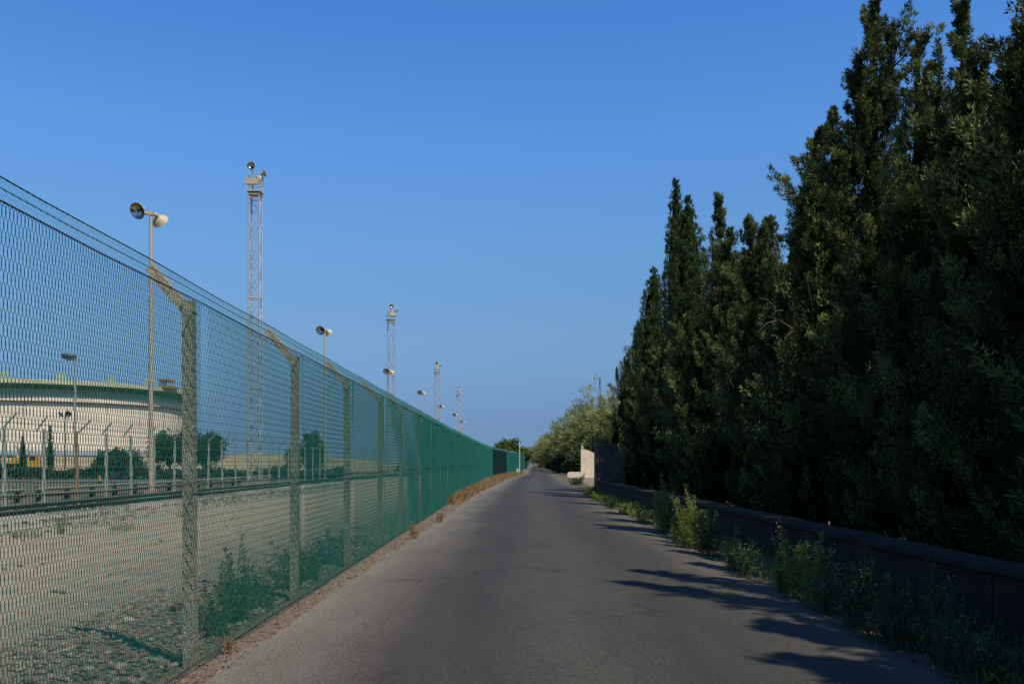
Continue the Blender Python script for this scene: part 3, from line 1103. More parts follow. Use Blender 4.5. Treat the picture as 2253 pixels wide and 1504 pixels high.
# ---------------------------------------------------------------- storage tank
TY, TX = 200.0, px(100, 200)
tank = thing('storage_tank', 'huge round cream oil storage tank with mint green top band', 'tank', (TX, TY, 0))
NT = 144


def ring(name, prof, mat, parent=tank, smooth=False):
    return MB().lathe(prof, NT, (0, 0, 1)).build(name, mat, parent, smooth)


RS = 28.1
prof = []
courses = [3.6, 5.5, 7.35, 9.2, 11.05, 12.86]
for i in range(len(courses) - 1):
    rr = RS - .02 * i
    prof = [(rr, courses[i]), (rr, courses[i + 1] + .004)]
    ring('shell_course', prof, M['tank_cream'])
ring('shell_course', [(RS - .1, 12.86), (RS - .1, 14.0)], M['tank_cream'])
ring('shell_band', [(RS - .12, 14.0), (RS - .12, 16.2)], M['tank_mint'])
ring('base_ring', [(RS + .05, 0), (RS + .05, 3.6), (RS - .05, 3.62)], M['tank_blue'])
ring('stiffener', [(RS - .1, 12.75), (RS + .45, 12.80), (RS + .45, 12.98), (RS - .1, 13.02)], M['tank_line'])
ring('wind_girder', [(RS - .1, 15.3), (RS + 1.55, 16.12), (RS + 1.55, 16.2), (RS - .12, 16.3)], M['tank_green'])
ring('rim_fascia', [(RS + 1.57, 16.12), (RS + 1.6, 16.14), (RS + 1.6, 16.95), (RS + 1.5, 16.97), (RS - .1, 16.9)], M['tank_rim'])
for z in (1.9, 2.5):
    MB().lathe([(RS + .10, z), (RS + .32, z + .02), (RS + .32, z + .16), (RS + .10, z + .18)], NT).build('pipe_ring', M['tank_line'], tank)
br = MB()
br.add([(RS - .1, -.05, 14.6), (RS - .1, .05, 14.6), (RS + 1.45, .05, 16.05), (RS + 1.45, -.05, 16.05), (RS + 1.2, -.05, 16.05), (RS + 1.2, .05, 16.05), (RS - .1, .05, 14.95), (RS - .1, -.05, 14.95)],
       [(0, 1, 2, 3), (7, 6, 5, 4)[::-1], (0, 3, 4, 7), (1, 6, 5, 2), (3, 2, 5, 4)])
brm = br.mesh('bracket')
brm.materials.append(M['tank_mint'])
for k in range(96):
    link('bracket', brm, tank, None, 2 * math.pi * k / 96)
vsm = MB().box((RS - .03, 0, 8.4), (.05, .06, 9.4)).mesh('seam')
vsm.materials.append(M['tank_line'])
for k in range(24):
    link('seam', vsm, tank, None, 2 * math.pi * (k + .3) / 24)
board = MB().box((RS + 1.35, 0, 17.65), (.1, 1.75, 1.25)).box((RS + 1.35, -.6, 16.98), (.1, .12, .3)).box((RS + 1.35, .6, 16.98), (.1, .12, .3)).mesh('board')
board.materials.append(M['tank_mint'])
for bx in (10, 135, 246, 325):
    # azimuth of the point of the rim seen in that column
    best = min(((abs(CX + FPX * (TX + 29.6 * math.cos(t)) / (TY + 29.6 * math.sin(t)) - bx), t) for t in np.linspace(-math.pi, 0, 1200)), key=lambda q: q[0])[1]
    link('board', board, tank, None, best)
best = min(((abs(CX + FPX * (TX + 29.6 * math.cos(t)) / (TY + 29.6 * math.sin(t)) - 372), t) for t in np.linspace(-math.pi / 2, 0, 1200)), key=lambda q: q[0])[1]
pf = MB().box((RS + .9, 0, 18.55), (2.2, 3.2, .45)).box((RS + 1.3, .2, 17.15), (1.6, 5.4, .5))
for a in (-1.3, -.5, .3, 1.2):
    pf.bar((RS + 1.7, a, 17.3), (RS + 1.7, a * .8, 18.5), .16)
    pf.bar((RS + .1, a, 17.0), (RS + .1, a * .8, 18.5), .14)
o = pf.build('stair_platform', M['ochre'], tank)
o.rotation_euler[2] = best

# earth bank round the tank
eb = MB()
n = 60
vs = []
for k in range(n + 1):
    x = -150 + 133 * k / n
    hgt = 2.15 + .22 * math.sin(k * .9) + .15 * math.sin(k * 2.3) + (.35 if x > -62 else 0)
    if x > -30:
        hgt *= max(.35, 1 - (x + 30) / 22)
    y = 138 + 1.2 * math.sin(k * .5)
    vs += [(x, y - 7, -.02), (x, y - 2.4, hgt * .62), (x, y, hgt), (x, y + 3, hgt), (x, y + 9, -.02)]
fs = [(5 * k + j, 5 * k + 5 + j, 5 * k + 6 + j, 5 * k + 1 + j) for k in range(n) for j in range(4)]
eb.add(vs, fs)
o = eb.build('earth_bank', M['berm'], smooth=True)
o['kind'] = 'structure'

# ---------------------------------------------------------------- things in the yard
Y = 100.0
sh = thing('shelter', 'low open shelter with a yellow roof edge at the far left', 'shelter', (px(5, Y), Y, 0))
MB().box((0, 0, 1.42), (4.2, 2.4, .34)).build('roof', M['yellow'], sh)
MB().box((0, 1.05, .62), (4.0, .12, 1.25)).build('shade_backing', M['black'], sh)  # black panel stands for the shade inside the shelter
for a in (-1.95, -.6, .7, 1.95):
    MB().box((a, -1.05, .62), (.12, .12, 1.26)).build('post', M['grey_post'], sh)
mc = thing('digger', 'yellow digger with a dark undercarriage between the two slim cypresses', 'digger', (px(72, Y), Y, 0))
for s in (-1, 1):
    MB().tube([(-.85, s * .55, .30), (.85, s * .55, .30)], .28, 10).build('track', M['black'], mc)
MB().box((0, 0, .72), (1.3, 1.2, .3)).build('turntable', M['black'], mc)
MB().box((.05, 0, 1.22), (1.55, 1.3, .62), 0, .94).build('body', M['yellow'], mc)
cb = MB().box((.28, -.1, 1.85), (.85, 1.0, .62), 0, .9).build('cab', M['yellow'], mc)
MB().box((.28, -.615, 1.84), (.66, .03, .40)).build('window', M['glass'], cb)
MB().bar((-.6, -.2, 1.35), (-1.7, -.35, 2.1), .2).bar((-1.7, -.35, 2.1), (-2.2, -.4, .9), .16).build('arm', M['yellow'], mc)
MB().box((-2.2, -.4, .72), (.55, .5, .45), 0, .7).build('bucket', M['black'], mc)

for k, (mx_, my_, label) in enumerate([(179, 1049, 'yellow and black marker post, leftmost of the yard markers'), (219, 1052, 'yellow and black marker post left of a pale fence post, second of the yard markers'),
                                       (234, 1055, 'yellow and black marker post right of a pale fence post, third of the yard markers'), (219, 1069, 'yellow and black marker post, nearest of the yard markers')]):
    Y = gy(my_)
    r = thing('marker_post', label, 'marker', (px(mx_, Y), Y, 0), 0, 'yard marker posts')
    MB().tube([(0, 0, 0), (0, 0, .30)], .09, 8).build('lower_band', M['black'], r)
    MB().tube([(0, 0, .30), (0, 0, .62)], .09, 8).build('upper_band', M['yellow'], r)
Y = 80.0
r = thing('concrete_block', 'blue-grey concrete block right of the dark round bush', 'block', (px(316, Y), Y, 0), .2)
MB().box((0, 0, .38), (.85, .6, .76), 0, .92).build('body', M['bluegrey'], r)
MB().tube([(-.15, 0, .74), (-.15, 0, .84), (.15, 0, .84), (.15, 0, .74)], .02, 6).build('lifting_loop', M['rust'], r)

# dark low scrub that edges the yard
rng = np.random.default_rng(5)
n = 1500
t = rng.random(n)
B = np.stack([px(-120, 74) + (px(760, 74) - px(-120, 74)) * t, 74 + rng.normal(0, .8, n), np.zeros(n)], 1)
B[:, 2] = rng.random(n) * .35 * (1 + .5 * np.sin(t * 40))
D = unit(np.array([0, 0, 1.0]) + rand_dir(n) * .7)
V, F, T = plume_leaves(B, D, rng.uniform(.3, .7, n), np.full(n, .3), 16, .2, .25)
tag(link('scrub', np_mesh('scrub', V, F, M['scrub'], T)), 'band of dark low scrub across the yard behind the pipes', 'scrub', None, 'stuff')

# slim cypresses and broad trees beyond the railway
for lx, ty, Y, label in ((50, 958, 85, 'short slim dark cypress at the far left before the tank'), (110, 936, 86, 'taller slim dark cypress before the tank, right of the digger')):
    h = pz(ty, Y)
    cypress('slim_cypress', px(lx, Y), Y, [(0, 0, h, .38, h * .75, .1)], label, int(lx), z0=.1, group='slim cypresses before the tank', slim=True, arms=0)
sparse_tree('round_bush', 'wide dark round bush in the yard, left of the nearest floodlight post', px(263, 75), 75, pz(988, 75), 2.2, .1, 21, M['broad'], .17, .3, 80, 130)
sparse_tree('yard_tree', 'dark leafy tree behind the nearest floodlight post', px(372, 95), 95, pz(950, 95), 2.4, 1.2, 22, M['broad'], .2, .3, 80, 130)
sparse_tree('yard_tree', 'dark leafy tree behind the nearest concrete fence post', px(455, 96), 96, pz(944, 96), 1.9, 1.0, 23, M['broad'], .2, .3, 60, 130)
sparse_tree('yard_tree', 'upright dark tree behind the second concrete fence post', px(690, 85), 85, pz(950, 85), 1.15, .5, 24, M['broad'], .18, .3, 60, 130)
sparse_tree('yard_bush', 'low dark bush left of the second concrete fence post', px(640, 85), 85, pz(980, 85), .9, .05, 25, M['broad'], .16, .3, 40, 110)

# trees beyond the bend on the left
sparse_tree('far_tree', 'sunlit round green tree above the far end of the fence', px(1118, 152), 152, pz(969, 152), 2.3, 1.0, 31, M['broad_pale'], .32, .35, 60, 110)
sparse_tree('far_tree', 'lower green tree overhanging the road beyond the white pole', px(1158, 196), 196, pz(988, 196), 3.4, 1.8, 32, M['broad_pale'], .36, .35, 60, 110)

# white pole at the fence corner
Y = 109.0
r = thing('white_pole', 'thin white pole with a small box at the far corner of the fence', 'pole', (px(1143, Y), Y, 0))
MB().tube([(0, 0, -.05), (0, 0, pz(972, Y))], [.055, .045], 8).build('shaft', M['white_paint'], r, smooth=True)
MB().tube([(0, 0, pz(984, Y)), (0, 0, pz(972, Y) + .01)], .075, 8).build('sleeve', M['white_paint'], r, smooth=True)
MB().box((-.22, 0, .38), (.22, .2, .5)).box((-.22, 0, .08), (.3, .26, .16)).build('box', M['white_paint'], r)
MB().box((-.24, 0, 2.45), (.05, .05, .42)).bar((-.24, 0, 2.3), (0, 0, 2.3), .03).build('bracket', M['rail_steel'], r)

# ---------------------------------------------------------------- right side: wall, pillar, gate wing
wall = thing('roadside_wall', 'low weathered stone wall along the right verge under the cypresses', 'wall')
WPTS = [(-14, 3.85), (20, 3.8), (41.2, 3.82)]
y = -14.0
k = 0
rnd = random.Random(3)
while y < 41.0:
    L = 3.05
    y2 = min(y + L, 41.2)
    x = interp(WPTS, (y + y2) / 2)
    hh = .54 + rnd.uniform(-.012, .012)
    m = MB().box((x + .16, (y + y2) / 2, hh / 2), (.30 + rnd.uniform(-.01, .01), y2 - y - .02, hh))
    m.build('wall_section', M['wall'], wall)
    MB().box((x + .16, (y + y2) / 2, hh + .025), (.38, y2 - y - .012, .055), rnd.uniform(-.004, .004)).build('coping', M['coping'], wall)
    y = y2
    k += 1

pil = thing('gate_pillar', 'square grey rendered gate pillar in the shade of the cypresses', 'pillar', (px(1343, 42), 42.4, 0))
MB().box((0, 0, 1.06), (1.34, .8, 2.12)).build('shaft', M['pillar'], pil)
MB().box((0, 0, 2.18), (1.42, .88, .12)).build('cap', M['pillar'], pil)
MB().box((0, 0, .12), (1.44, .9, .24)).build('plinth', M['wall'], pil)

wing = thing('gate_wing', 'sunlit cream gate wing wall with sloping top beyond the pillar', 'wall', (px(1278, 84), 84, 0))
prof = [(0, .5)]
zt = 2.62
xs = np.linspace(0, 2.5, 16)
top = [(float(x), zt - .95 * (x / 2.0) ** 1.7 if x < 2.0 else zt - .95 - .1 * (x - 2)) for x in xs]
poly = [(0, .5)] + [(2.5, .5)] + top[::-1]
nv = len(poly)
vs = [(a, -.15, b) for a, b in poly] + [(a, .15, b) for a, b in poly]
fs = [tuple(range(nv)), tuple(range(2 * nv - 1, nv - 1, -1))] + [(i, i + nv, (i + 1) % nv + nv, (i + 1) % nv) for i in range(nv)]
MB().add(vs, fs).build('panel', M['cream'], wing)
MB().lathe([(0, .14), (.09, .12), (.13, .02), (.08, -.08), (.05, -.12)], 12, (0, 0, 1), (.12, 0, 2.72)).build('finial', M['cream'], wing, smooth=True)
bm = MB()
pts = [(-1.30, 0), (-1.22, .42), (-1.0, .52), (2.6, .52), (2.6, 0)]
vs = [(a, -.38, b) for a, b in pts] + [(a, .3, b) for a, b in pts]
fs = [(0, 1, 2, 3, 4)[::-1], (5, 6, 7, 8, 9)] + [(i, (i + 1) % 5, (i + 1) % 5 + 5, i + 5) for i in range(5)]
bm.add(vs, fs).build('bench_base', M['cream'], wing)

# ---------------------------------------------------------------- cypress row on the right
CG = 'cypress row along the right side of the road'


def cy(tipx, tipy, X=5.5, Y=None):
    Y = Y or X * FPX / (tipx - CX)
    return X, Y, pz(tipy, Y)


# tip column, tip row, spire radius, spire taper, bulk top, extra spires (column, row, radius, taper), label, arms, slim
ROW = [
    (2300, -180, .75, 3.4, 6.6, [(2228, 60, .55, 2.2)], 'big dark cypress cut off by the right picture edge', 6, False),
    (2118, -2, .42, 3.0, 5.8, [(2152, 115, .30, 1.4)], 'narrow dark cypress spire second from the right edge', 4, False),
    (2020, 68, .54, 2.8, 6.0, [(2058, 112, .26, 1.4)], 'cypress with twin pointed tips, third from the right edge', 4, False),
    (1922, 4, .60, 3.2, 6.1, [(1954, 52, .13, .7), (1876, 118, .26, .9), (1820, 250, .3, 1.0)], 'tall ragged sunlit cypress, the highest peak inside the frame', 8, False),
    (1803, 288, .48, 2.0, 6.3, [(1848, 330, .42, 1.5), (1778, 365, .25, .8)], 'broad cypress with dry twigs below its pointed top', 7, False),
    (1786, 378, .48, 1.2, 6.3, [(1800, 410, .45, .9)], 'short dark cypress tucked left of the one with dry twigs', 6, False),
    (1690, 482, .60, 1.8, 6.0, [(1646, 488, .55, 1.5)], 'stubby cypress with two blunt tips', 6, False),
    (1584, 424, .46, 3.0, 6.2, [(1602, 505, .45, 1.6)], 'cypress with crooked leaning tip right of the two slender spires', 6, False),
    (1514, 436, .74, 3.0, 0, [], 'slender cypress, shorter and thicker of the two close spires', 0, True),
    (1487, 394, .48, 3.6, 0, [], 'very slender cypress, tallest of the two close spires', 0, True),
    (1438, 592, .78, 3.0, 0, [], 'pointed slim cypress left of the two close spires', 0, True),
    (1408, 704, .8, 2.2, 6.0, [(1440, 720, .7, 1.8)], 'bushy small cypress second from the far end of the row', 6, False),
    (1384, 772, .85, 2.2, 5.6, [], 'last small cypress at the far end of the row above the pillar', 6, False),
]
row_objs = []
for k, (tx, ty, rb, tp, bulk, extra, label, arms, slim) in enumerate(ROW):
    X, Y, h = cy(tx, ty, 6.0 if not slim else 6.2)
    if slim:
        sp = [(0, 0, h, rb, tp, .3)]
    else:
        sp = [(0, 0, h, rb, tp, 3.6), (0, -.05, bulk - .6, 1.0, 2.8, .3)]
    for (ex, ey, er, et) in extra:
        dx = px(ex, Y) - X
        sp.append((dx, -.15, pz(ey, Y), er, et, pz(ey, Y) - et - 1.2))
    row_objs.append(cypress('cypress', X, Y, sp, label, 100 + k, group=CG, slim=slim, arms=arms, twigs=(k == 4), dens=1.0 if Y < 30 else .75, fine=1.0 if Y < 18 else 1.3 if Y < 30 else 1.6))
# bushy lower cypresses between them
FILL = [(11.6, 6.2, 4.9), (16.6, 6.2, 5.0), (20.1, 6.1, 5.3), (23.4, 6.1, 5.5), (27.6, 5.8, 5.9), (30.2, 5.8, 6.2), (34.4, 5.8, 6.0), (38.6, 5.7, 5.6), (43.2, 5.3, 4.9)]
FILL_L = ['below the narrow dark spire', 'below the tallest ragged peak', 'left below the dry twigs', 'below the stubby blunt tips', 'below the crooked leaning tip', 'right below the two slender spires',
          'left below the two slender spires', 'below the pointed slim cypress', 'just right of the gate pillar']
for k, (Y, X, h) in enumerate(FILL):
    cypress('cypress', X, Y, [(0, 0, h, 1.05, 2.7, .25), (.25, .3, h * .9, .6, 1.8, 1.5)], 'bushy shaded cypress filling the hedge ' + FILL_L[k], 300 + k, group=CG, arms=6, dens=.8, fine=1.15 if Y < 20 else 1.5)
# second row fills gaps; its tall unseen near trees are added to block sun
back = []
for k in range(3):
    back.append(cypress('cypress', 7.3, 9.0 + 2.2 * k, [(0, 0, 6.5, 1.3, 2.6, .3), (.2, -.3, 5.9, .7, 1.6, 2.5)], 'dark cypress of the back row, closing gaps and blocking sun from the roadside row', 350 + k, group='back row of cypresses', arms=5, dens=.7, fine=1.4))
for k in range(-6, 17):
    Y = 9.0 + 2.2 * k
    if k in (0, 1, 2):
        back[k].scale = (1.1, 1.1, 1.33 if k < 2 else 1.1)
        continue
    c = copy_tree(back[k % 3])
    c.location = (7.3 + .25 * math.sin(k * 2.1), Y, 0)
    c.rotation_euler[2] = 1.9 * k
    c.scale = (1.1, 1.1, 1.0 + .05 * math.sin(k * 1.7) + (.16 if Y > 24 else .33 if Y < 12.6 else .08 if Y < 18 else 0))  # unseen near trees are raised to block sun on the roadside row
# the row runs on beside and behind the camera; these throw the shadows on the road
near = cypress('cypress', 5.8, 5.2, [(0, 0, 10.1, .72, 5.2, 3.2), (0, -.05, 4.8, 1.0, 2.6, .3)], 'tall cypress abreast of the camera, casting the longest shadow streak', 380, group=CG, arms=2, fine=1.4)
for k, (Y, X, s, label) in enumerate([(8.7, 5.9, .74, 'cypress beside the road just outside the right edge of the frame'),
                                      (6.7, 5.8, .93, 'cypress nearer than the frame edge, casting the second shadow streak'),
                                      (3.6, 5.8, .80, 'cypress right of the camera, second before the frame'),
                                      (2.0, 5.8, .84, 'cypress right of the camera, third before the frame'),
                                      (.2, 5.8, .86, 'cypress right of the camera, fourth before the frame'),
                                      (-1.6, 5.8, .82, 'cypress behind the camera on the right'),
                                      (-3.4, 5.8, .88, 'farthest cypress behind the camera on the right')]):
    c = copy_tree(near)
    c.location = (X, Y, 0)
    c.scale = (1.5, 1.5, s) if Y < 4 else (1.2, 1.2, s) if Y > 8 else (1, 1, s)
    c.rotation_euler[2] = 1.1 * k + .4
    c['label'] = label

# feathery trees beyond the gate
FG = 'feathery trees beyond the gate'
FE = [(1352, 846, 100, 3.0), (1318, 842, 108, 3.0), (1290, 865, 116, 3.0), (1262, 893, 128, 3.0), (1240, 925, 142, 3.0), (1224, 940, 160, 3.2), (1206, 962, 185, 3.4), (1196, 985, 230, 3.5)]
FL = ['tallest feathery pale green tree, nearest behind the grey pillar', 'feathery pale green tree second behind the gate wing', 'feathery pale green tree third along the road beyond the gate', 'feathery pale green tree fourth along the road beyond the gate',
      'feathery pale green tree fifth along the road beyond the gate', 'feathery pale green tree sixth along the road beyond the gate', 'feathery pale green tree seventh along the road beyond the gate', 'farthest feathery pale green tree where the road disappears']
for k, (lx, ty, Y, rx) in enumerate(FE):
    feathery('feathery_tree', FL[k], px(lx, Y) + .2, Y, pz(ty, Y) * 1.06, rx, 400 + k, FG, 190, 64)
# undergrowth that closes the view under them
for k, (lx, Y, h, rx, label) in enumerate([(1265, 96, 2.6, 1.6, 'dark leafy bush just behind the cream gate wing'), (1232, 122, 2.6, 1.8, 'dark leafy bush at the road edge below the feathery trees'), (1212, 150, 3.0, 2.2, 'dark bush farther along the right road edge'), (1330, 98, 4.0, 2.6, 'dark bush behind the grey gate pillar')]):
    sparse_tree('bush', label, px(lx, Y) + .5, Y, h, rx, .05, 500 + k, M['broad'], .24, .3, 60, 110)
# two thin stalks sticking out above
for lx, ty, Y, label in ((1357, 806, 94, 'tall thin reed stalk with dark spindle head beside the last cypress'), (1320, 828, 100, 'shorter thin bare reed stalk left of the dark spindle head')):
    r = thing('reed_stalk', label, 'reed', (px(lx, Y), Y, 0))
    h = pz(ty, Y)
    MB().tube([(0, 0, 0), (.1, 0, h * .6), (.0, 0, h * .99)], [.06, .05, .03], 6).build('stem', M['bark'], r)
    n = 1 if lx == 1357 else .45
    MB().lathe([(.01, h + .1), (.12 * n, h - .25), (.17 * n, h - .75), (.08 * n, h - 1.25), (.03, h - 1.5)], 10).build('seed_head', M['reed_head'], r, smooth=True)


# ---------------------------------------------------------------- weeds
def weed(name, label, x, y, h, spread, n_stem, seed, mat, group, seeds=0.0, leaf=.075, dry=False):
    """clump of upright stems clothed in narrow leaves, some ending in seed heads"""
    global rng
    rng = np.random.default_rng(seed)
    root = thing(name, label, 'weed', (x, y, .004), 0, group)
    st = MB()
    Bs, Ds, Ls, heads = [], [], [], []
    for k in range(n_stem):
        a = rng.uniform(0, 2 * math.pi)
        rr = spread * math.sqrt(rng.random())
        hh = h * (rng.uniform(.35, .85) if k else 1.0)
        p0 = Vector((rr * .5 * math.cos(a), rr * .5 * math.sin(a), -.01))
        p2 = Vector((rr * math.cos(a) + rng.normal(0, .04 * h), rr * math.sin(a) + rng.normal(0, .04 * h), hh))
        p1 = p0.lerp(p2, .5) - Vector((rr * .12 * math.cos(a), rr * .12 * math.sin(a), 0))
        st.tube([p0, p1, p2], [.0045, .0035, .0012], 4)
        for q in np.linspace(.06, .95 if not dry else .5, max(4, int(hh / .045))):
            pp = p0.lerp(p1, q * 2) if q < .5 else p1.lerp(p2, q * 2 - 1)
            Bs.append(pp)
            Ds.append((p2 - p0).normalized() + Vector(rng.normal(0, .45, 3)))
            Ls.append(leaf * (1.25 - .7 * q))
        if rng.random() < seeds:
            heads.append(p2)
    st.build('stem', M['weed_stem'] if not dry else M['twig'], root)['kind'] = 'stuff'
    B, D, L = np.array(Bs), unit(np.array(Ds)), np.array(Ls)
    V, F, T = plume_leaves(B, D, L, L * .35, 9, leaf * .8, .085, flare=.9, jitter=.5)
    link('foliage', np_mesh('foliage', V, F, mat, T), root)
    if heads:
        Hd = np.repeat(np.array(heads), 14, 0) + rng.normal(0, .022, (len(heads) * 14, 3)) * np.array([1, 1, 2])
        V, F = leaf_quads(Hd, rand_dir(len(Hd)), np.full(len(Hd), .022), np.full(len(Hd), .007))
        link('seed_head', np_mesh('seed_head', V, F, M['seed'], rng.random(len(V))), root)['kind'] = 'stuff'
    return root


WG = 'weeds on the right verge'
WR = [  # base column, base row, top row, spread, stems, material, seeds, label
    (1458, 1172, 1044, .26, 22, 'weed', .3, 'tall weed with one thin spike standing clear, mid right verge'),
    (1484, 1180, 1120, .20, 12, 'weed_dark_shade', .1, 'small dull weed between the two big weed clumps'),
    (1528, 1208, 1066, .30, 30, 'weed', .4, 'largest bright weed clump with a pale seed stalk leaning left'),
    (1556, 1222, 1110, .26, 20, 'weed_dark_shade', .1, 'dark weed at the right foot of the largest bright clump'),
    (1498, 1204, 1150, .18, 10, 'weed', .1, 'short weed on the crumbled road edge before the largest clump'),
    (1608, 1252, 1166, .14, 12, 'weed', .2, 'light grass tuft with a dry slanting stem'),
    (1640, 1272, 1185, .20, 14, 'weed_dark_shade', .2, 'dark weed right of the light grass tuft'),
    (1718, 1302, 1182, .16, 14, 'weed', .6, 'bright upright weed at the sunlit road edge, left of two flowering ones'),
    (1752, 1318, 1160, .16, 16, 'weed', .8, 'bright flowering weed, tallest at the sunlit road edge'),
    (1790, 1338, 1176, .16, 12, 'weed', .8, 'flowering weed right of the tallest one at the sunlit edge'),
    (1832, 1352, 1222, .20, 14, 'weed_dark_shade', .4, 'shaded weed first right of the sunlit flowering weeds'),
    (1892, 1386, 1200, .24, 18, 'weed_dark_shade', .3, 'shaded weed second right of the sunlit flowering weeds'),
    (1948, 1412, 1262, .24, 18, 'weed_dark_shade', .2, 'shaded weed third right of the sunlit flowering weeds'),
    (2000, 1430, 1226, .24, 20, 'weed_dark_shade', .3, 'tall shaded weed fourth right of the sunlit flowering weeds'),
    (2068, 1470, 1280, .24, 18, 'weed_dark_shade', .3, 'shaded weed near the lower right corner, left one'),
    (2136, 1500, 1362, .22, 16, 'weed_dark_shade', .2, 'shaded weed near the lower right corner, middle one'),
    (2215, 1500, 1400, .22, 16, 'weed_dark_shade', .2, 'shaded weed in the lower right corner against the wall'),
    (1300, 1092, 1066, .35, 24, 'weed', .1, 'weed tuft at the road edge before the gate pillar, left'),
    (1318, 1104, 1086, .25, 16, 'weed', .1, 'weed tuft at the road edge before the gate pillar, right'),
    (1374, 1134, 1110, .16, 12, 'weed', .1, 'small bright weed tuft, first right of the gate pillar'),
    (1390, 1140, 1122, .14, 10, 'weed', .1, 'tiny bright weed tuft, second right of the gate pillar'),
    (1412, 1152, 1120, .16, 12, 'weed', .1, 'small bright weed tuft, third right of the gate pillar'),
    (1345, 1120, 1098, .25, 14, 'weed_dark_shade', .0, 'low dark weed between the tufts below the gate pillar'),
    (1268, 1068, 1044, .5, 24, 'weed_dark_shade', .1, 'weeds growing against the left end of the cream gate base'),
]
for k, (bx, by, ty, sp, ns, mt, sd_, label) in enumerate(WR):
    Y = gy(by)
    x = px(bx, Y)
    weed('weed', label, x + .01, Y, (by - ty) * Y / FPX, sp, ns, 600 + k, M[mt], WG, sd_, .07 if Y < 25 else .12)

LGW = 'weeds behind the green fence'
WL = [
    (545, 1372, 1180, .20, 22, 'weed_dark_shade', 'dark green weed with a tall thin tip behind the first fence bay'),
    (505, 1400, 1270, .22, 18, 'weed_dark_shade', 'low dark weed at the foot of the nearest concrete post'),
    (600, 1345, 1240, .26, 20, 'weed_dark_shade', 'spreading dark weed in the middle of the first fence bay'),
    (700, 1300, 1190, .26, 22, 'weed_dark_shade', 'dark weed just right of the second concrete post'),
    (735, 1280, 1165, .26, 22, 'weed_dark_shade', 'dark weed at the left of the third concrete post'),
    (792, 1245, 1150, .26, 16, 'weed_dark_shade', 'dark weed right of the third concrete post'),
    (133, 1176, 1126, .12, 8, 'weed', 'lone green weed beside the near rail'),
    (265, 1168, 1150, .35, 14, 'weed', 'low weed on the ballast right of the lone green weed'),
    (55, 1185, 1168, .35, 12, 'weed', 'low weed on the ballast left of the lone green weed'),
    (410, 1140, 1122, .35, 12, 'weed', 'low weed on the ballast left of the nearest concrete post'),
]
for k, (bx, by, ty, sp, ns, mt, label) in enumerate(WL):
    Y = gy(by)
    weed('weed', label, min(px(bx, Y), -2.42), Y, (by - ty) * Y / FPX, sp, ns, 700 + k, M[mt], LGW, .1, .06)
WD = [(905, 1186, 1120, .22, 9, 'dry straw stalks arching out of the fence onto the road edge'), (497, 1440, 1385, .06, 3, 'single short dry stalk beside the nearest concrete post'), (965, 1150, 1110, .2, 8, 'dry straw stalks at the fence foot farther along')]
for k, (bx, by, ty, sp, ns, label) in enumerate(WD):
    Y = gy(by)
    weed('dry_weed', label, px(bx, Y), Y, (by - ty) * Y / FPX, sp, ns, 800 + k, M['straw'], 'dry stalks at the fence foot', .3, .05, dry=True)

# dry grass at the fence foot
rng = np.random.default_rng(11)
n = 9000
yy = 30 + 90 * rng.random(n) ** 1.0
fx = np.interp(yy, [p[0] for p in FENCE_PTS], [p[1] for p in FENCE_PTS])
lx_ = np.interp(yy, [p[0] for p in LEFT_PTS], [p[1] for p in LEFT_PTS])
u = rng.random(n) ** 1.4
P = np.stack([fx + .05 + (lx_ - fx - .08) * u, yy, np.full(n, .0)], 1)
D = unit(np.array([0, 0, 1.0]) + rand_dir(n) * .6)
Ls = rng.uniform(.10, .48, n) * (1.05 - .6 * u)
V, F = leaf_quads(P, D, Ls, np.full(n, .010) + yy * .00012)
tag(link('dry_grass', np_mesh('dry_grass', V, F, M['straw'], np.repeat(rng.random(n), 4))), 'strip of dry yellow grass between fence and road', 'grass', None, 'stuff')

# leaf litter on the near verge
n = 3600
yy = 4 + 36 * rng.random(n) ** 1.6
fx = np.interp(yy, [p[0] for p in FENCE_PTS], [p[1] for p in FENCE_PTS])
lx_ = np.interp(yy, [p[0] for p in LEFT_PTS], [p[1] for p in LEFT_PTS])
P = np.stack([fx - .12 + (lx_ - fx + .20) * rng.random(n), yy, .008 + .02 * rng.random(n)], 1)
D = unit(rand_dir(n) * np.array([1, 1, .35]))
V, F = leaf_quads(P, D, rng.uniform(.010, .042, n), rng.uniform(.003, .009, n))
n2 = 2600
yy2 = 4.5 + 26 * rng.random(n2) ** 1.3
rx_ = np.interp(yy2, [p[0] for p in RIGHT_PTS], [p[1] for p in RIGHT_PTS])
P2 = np.stack([rx_ - .12 + .9 * rng.random(n2) ** 1.3, yy2, .01 + .02 * rng.random(n2)], 1)
V2, F2 = leaf_quads(P2, unit(rand_dir(n2) * np.array([1, 1, .35])), rng.uniform(.02, .06, n2), rng.uniform(.006, .014, n2))
V, F = np.concatenate([V, V2]), np.concatenate([F, F2 + len(V)])
tag(link('leaf_litter', np_mesh('leaf_litter', V, F, M['litter'], np.repeat(rng.random(len(F)), 4))), 'brown leaf litter along both road edges', 'litter', None, 'stuff')

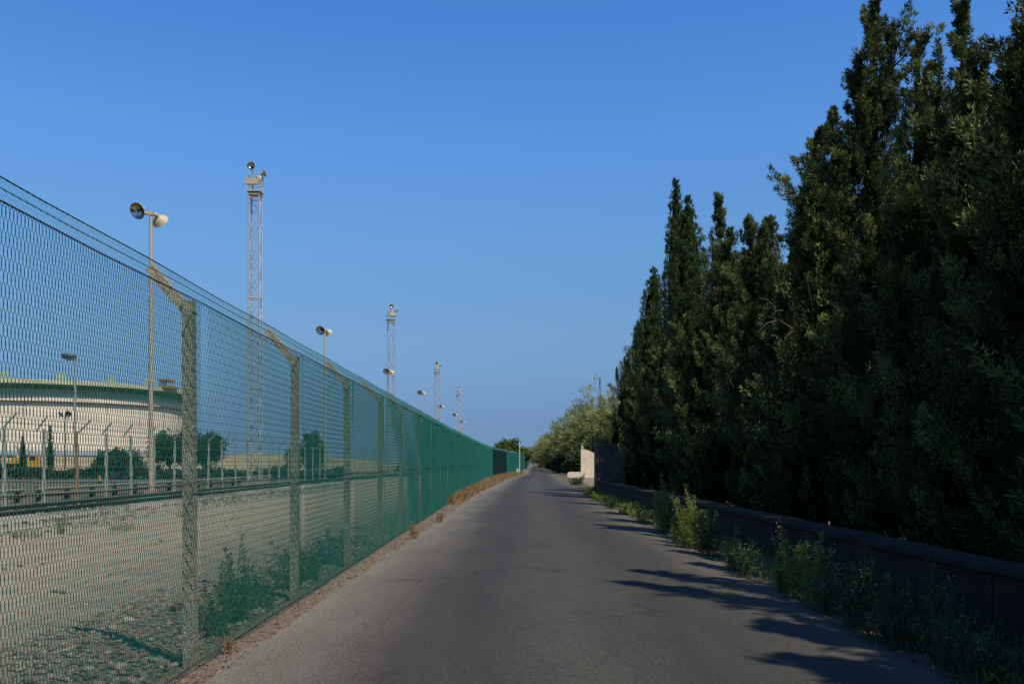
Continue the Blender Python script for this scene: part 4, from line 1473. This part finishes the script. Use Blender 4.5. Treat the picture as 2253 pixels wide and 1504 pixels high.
# low green undergrowth along the right verge
n = 1700
yy = 3 + 38 * rng.random(n) ** 1.1
rx_ = np.interp(yy, [p[0] for p in RIGHT_PTS], [p[1] for p in RIGHT_PTS])
u = rng.random(n)
P = np.stack([rx_ + .04 + .62 * u ** 1.1, yy, np.zeros(n)], 1)
clump = .5 + .5 * np.sin(yy * 2.3 + 1) * np.sin(yy * .9)
D = unit(np.array([0, 0, 1.0]) + rand_dir(n) * .45)
Lp = rng.uniform(.05, .20, n) + .16 * clump * rng.random(n)
V, F, T = plume_leaves(P, D, Lp, Lp * .2, 9, .055, .09, tint=np.clip(rng.random(n) * .8, 0, 1))
tag(link('undergrowth', np_mesh('undergrowth', V, F, M['weed'], T)), 'low green undergrowth at the foot of the right wall', 'undergrowth', None, 'stuff')

# ---------------------------------------------------------------- stones
ICO_V = np.array([(0, .526, .851), (0, -.526, .851), (0, .526, -.851), (0, -.526, -.851), (.526, .851, 0), (-.526, .851, 0), (.526, -.851, 0), (-.526, -.851, 0), (.851, 0, .526), (-.851, 0, .526), (.851, 0, -.526), (-.851, 0, -.526)])
ICO_F = np.array([(0, 1, 8), (0, 8, 4), (0, 4, 5), (0, 5, 9), (0, 9, 1), (1, 6, 8), (8, 6, 10), (8, 10, 4), (4, 10, 2), (4, 2, 5), (5, 2, 11), (5, 11, 9), (9, 11, 7), (9, 7, 1), (1, 7, 6), (3, 2, 10), (3, 10, 6), (3, 6, 7), (3, 7, 11), (3, 11, 2)])


def stones(P, size, flat=.6):
    n = len(P)
    V = np.repeat(ICO_V[None], n, 0) * rng.uniform(.7, 1.3, (n, 12, 1))
    sc = np.stack([rng.uniform(.7, 1.3, n), rng.uniform(.7, 1.3, n), rng.uniform(.35, .8, n)], 1) * size[:, None]
    V *= sc[:, None, :]
    a = rng.uniform(0, 6.283, n)
    c, s = np.cos(a)[:, None], np.sin(a)[:, None]
    x = V[..., 0] * c - V[..., 1] * s
    yv = V[..., 0] * s + V[..., 1] * c
    V = np.stack([x, yv, V[..., 2]], 2) + P[:, None, :]
    F = (ICO_F[None] + (np.arange(n) * 12)[:, None, None]).reshape(-1, 3)
    return V.reshape(-1, 3), F, np.repeat(np.clip(rng.normal(.5, .28, n), 0, 1), 12)


rng = np.random.default_rng(12)
# coarse grey stones just behind the fence, loose stones on the sandy lane, ballast round the rails
n1, n2, n3 = 5200, 60, 5200
P1 = np.stack([-2.3 - 1.5 * rng.random(n1) ** 1.25, 3.5 + 14 * rng.random(n1) ** 1.2, np.full(n1, .025)], 1)
P2 = np.stack([-4 - 6 * rng.random(n2), 6 + 18 * rng.random(n2), np.full(n2, .045)], 1)
P3 = np.stack([-14.8 + 5.6 * rng.random(n3) ** .9, 14 + 46 * rng.random(n3) ** 1.3, np.full(n3, .075)], 1)
P3[:, 2] -= np.clip((P3[:, 0] + 11.2) * .06, 0, .05)
V, F, T = join([stones(P1, .010 + .034 * rng.random(n1) ** 2.2), stones(P2, rng.uniform(.012, .035, n2)), stones(P3, rng.uniform(.03, .075, n3))])
tag(link('gravel', np_mesh('gravel', V, F, M['pebble'], T)), 'loose grey gravel and ballast between fence and railway', 'gravel', None, 'stuff')


def rock(label, bx, by, w, hgt, mat, seed, dpt=.6):
    Y = gy(by)
    rr = random.Random(seed)
    m = MB()
    n, k = 12, 6
    vs = []
    for i in range(k + 1):
        ph = math.pi * i / k
        for j in range(n):
            a = 2 * math.pi * j / n
            q = 1 + rr.uniform(-.13, .13)
            vs.append((w / 2 * math.sin(ph) * math.cos(a) * q, w * dpt / 2 * math.sin(ph) * math.sin(a) * q, hgt * .45 + hgt * .55 * math.cos(ph) * q))
    fs = [(i * n + j, (i + 1) * n + j, (i + 1) * n + (j + 1) % n, i * n + (j + 1) % n) for i in range(k) for j in range(n)]
    o = m.add(vs, fs).build('rock', mat, loc=(px(bx, Y), Y, .015))
    tag(o, label, 'rock', 'loose rocks behind the fence')


rock('pale flat stone on the sandy lane behind the fence', 283, 1372, .105, .05, M['rock_pale'], 1)
rock('reddish brown rock left of the nearest concrete post', 402, 1348, .20, .12, M['rock_red'], 2)
rock('small reddish stone at the left below the sandy lane', 146, 1432, .075, .045, M['rock_red'], 3)
rock('small white stone on the lane right of the pale flat stone', 188, 1336, .06, .03, M['rock_pale'], 4)
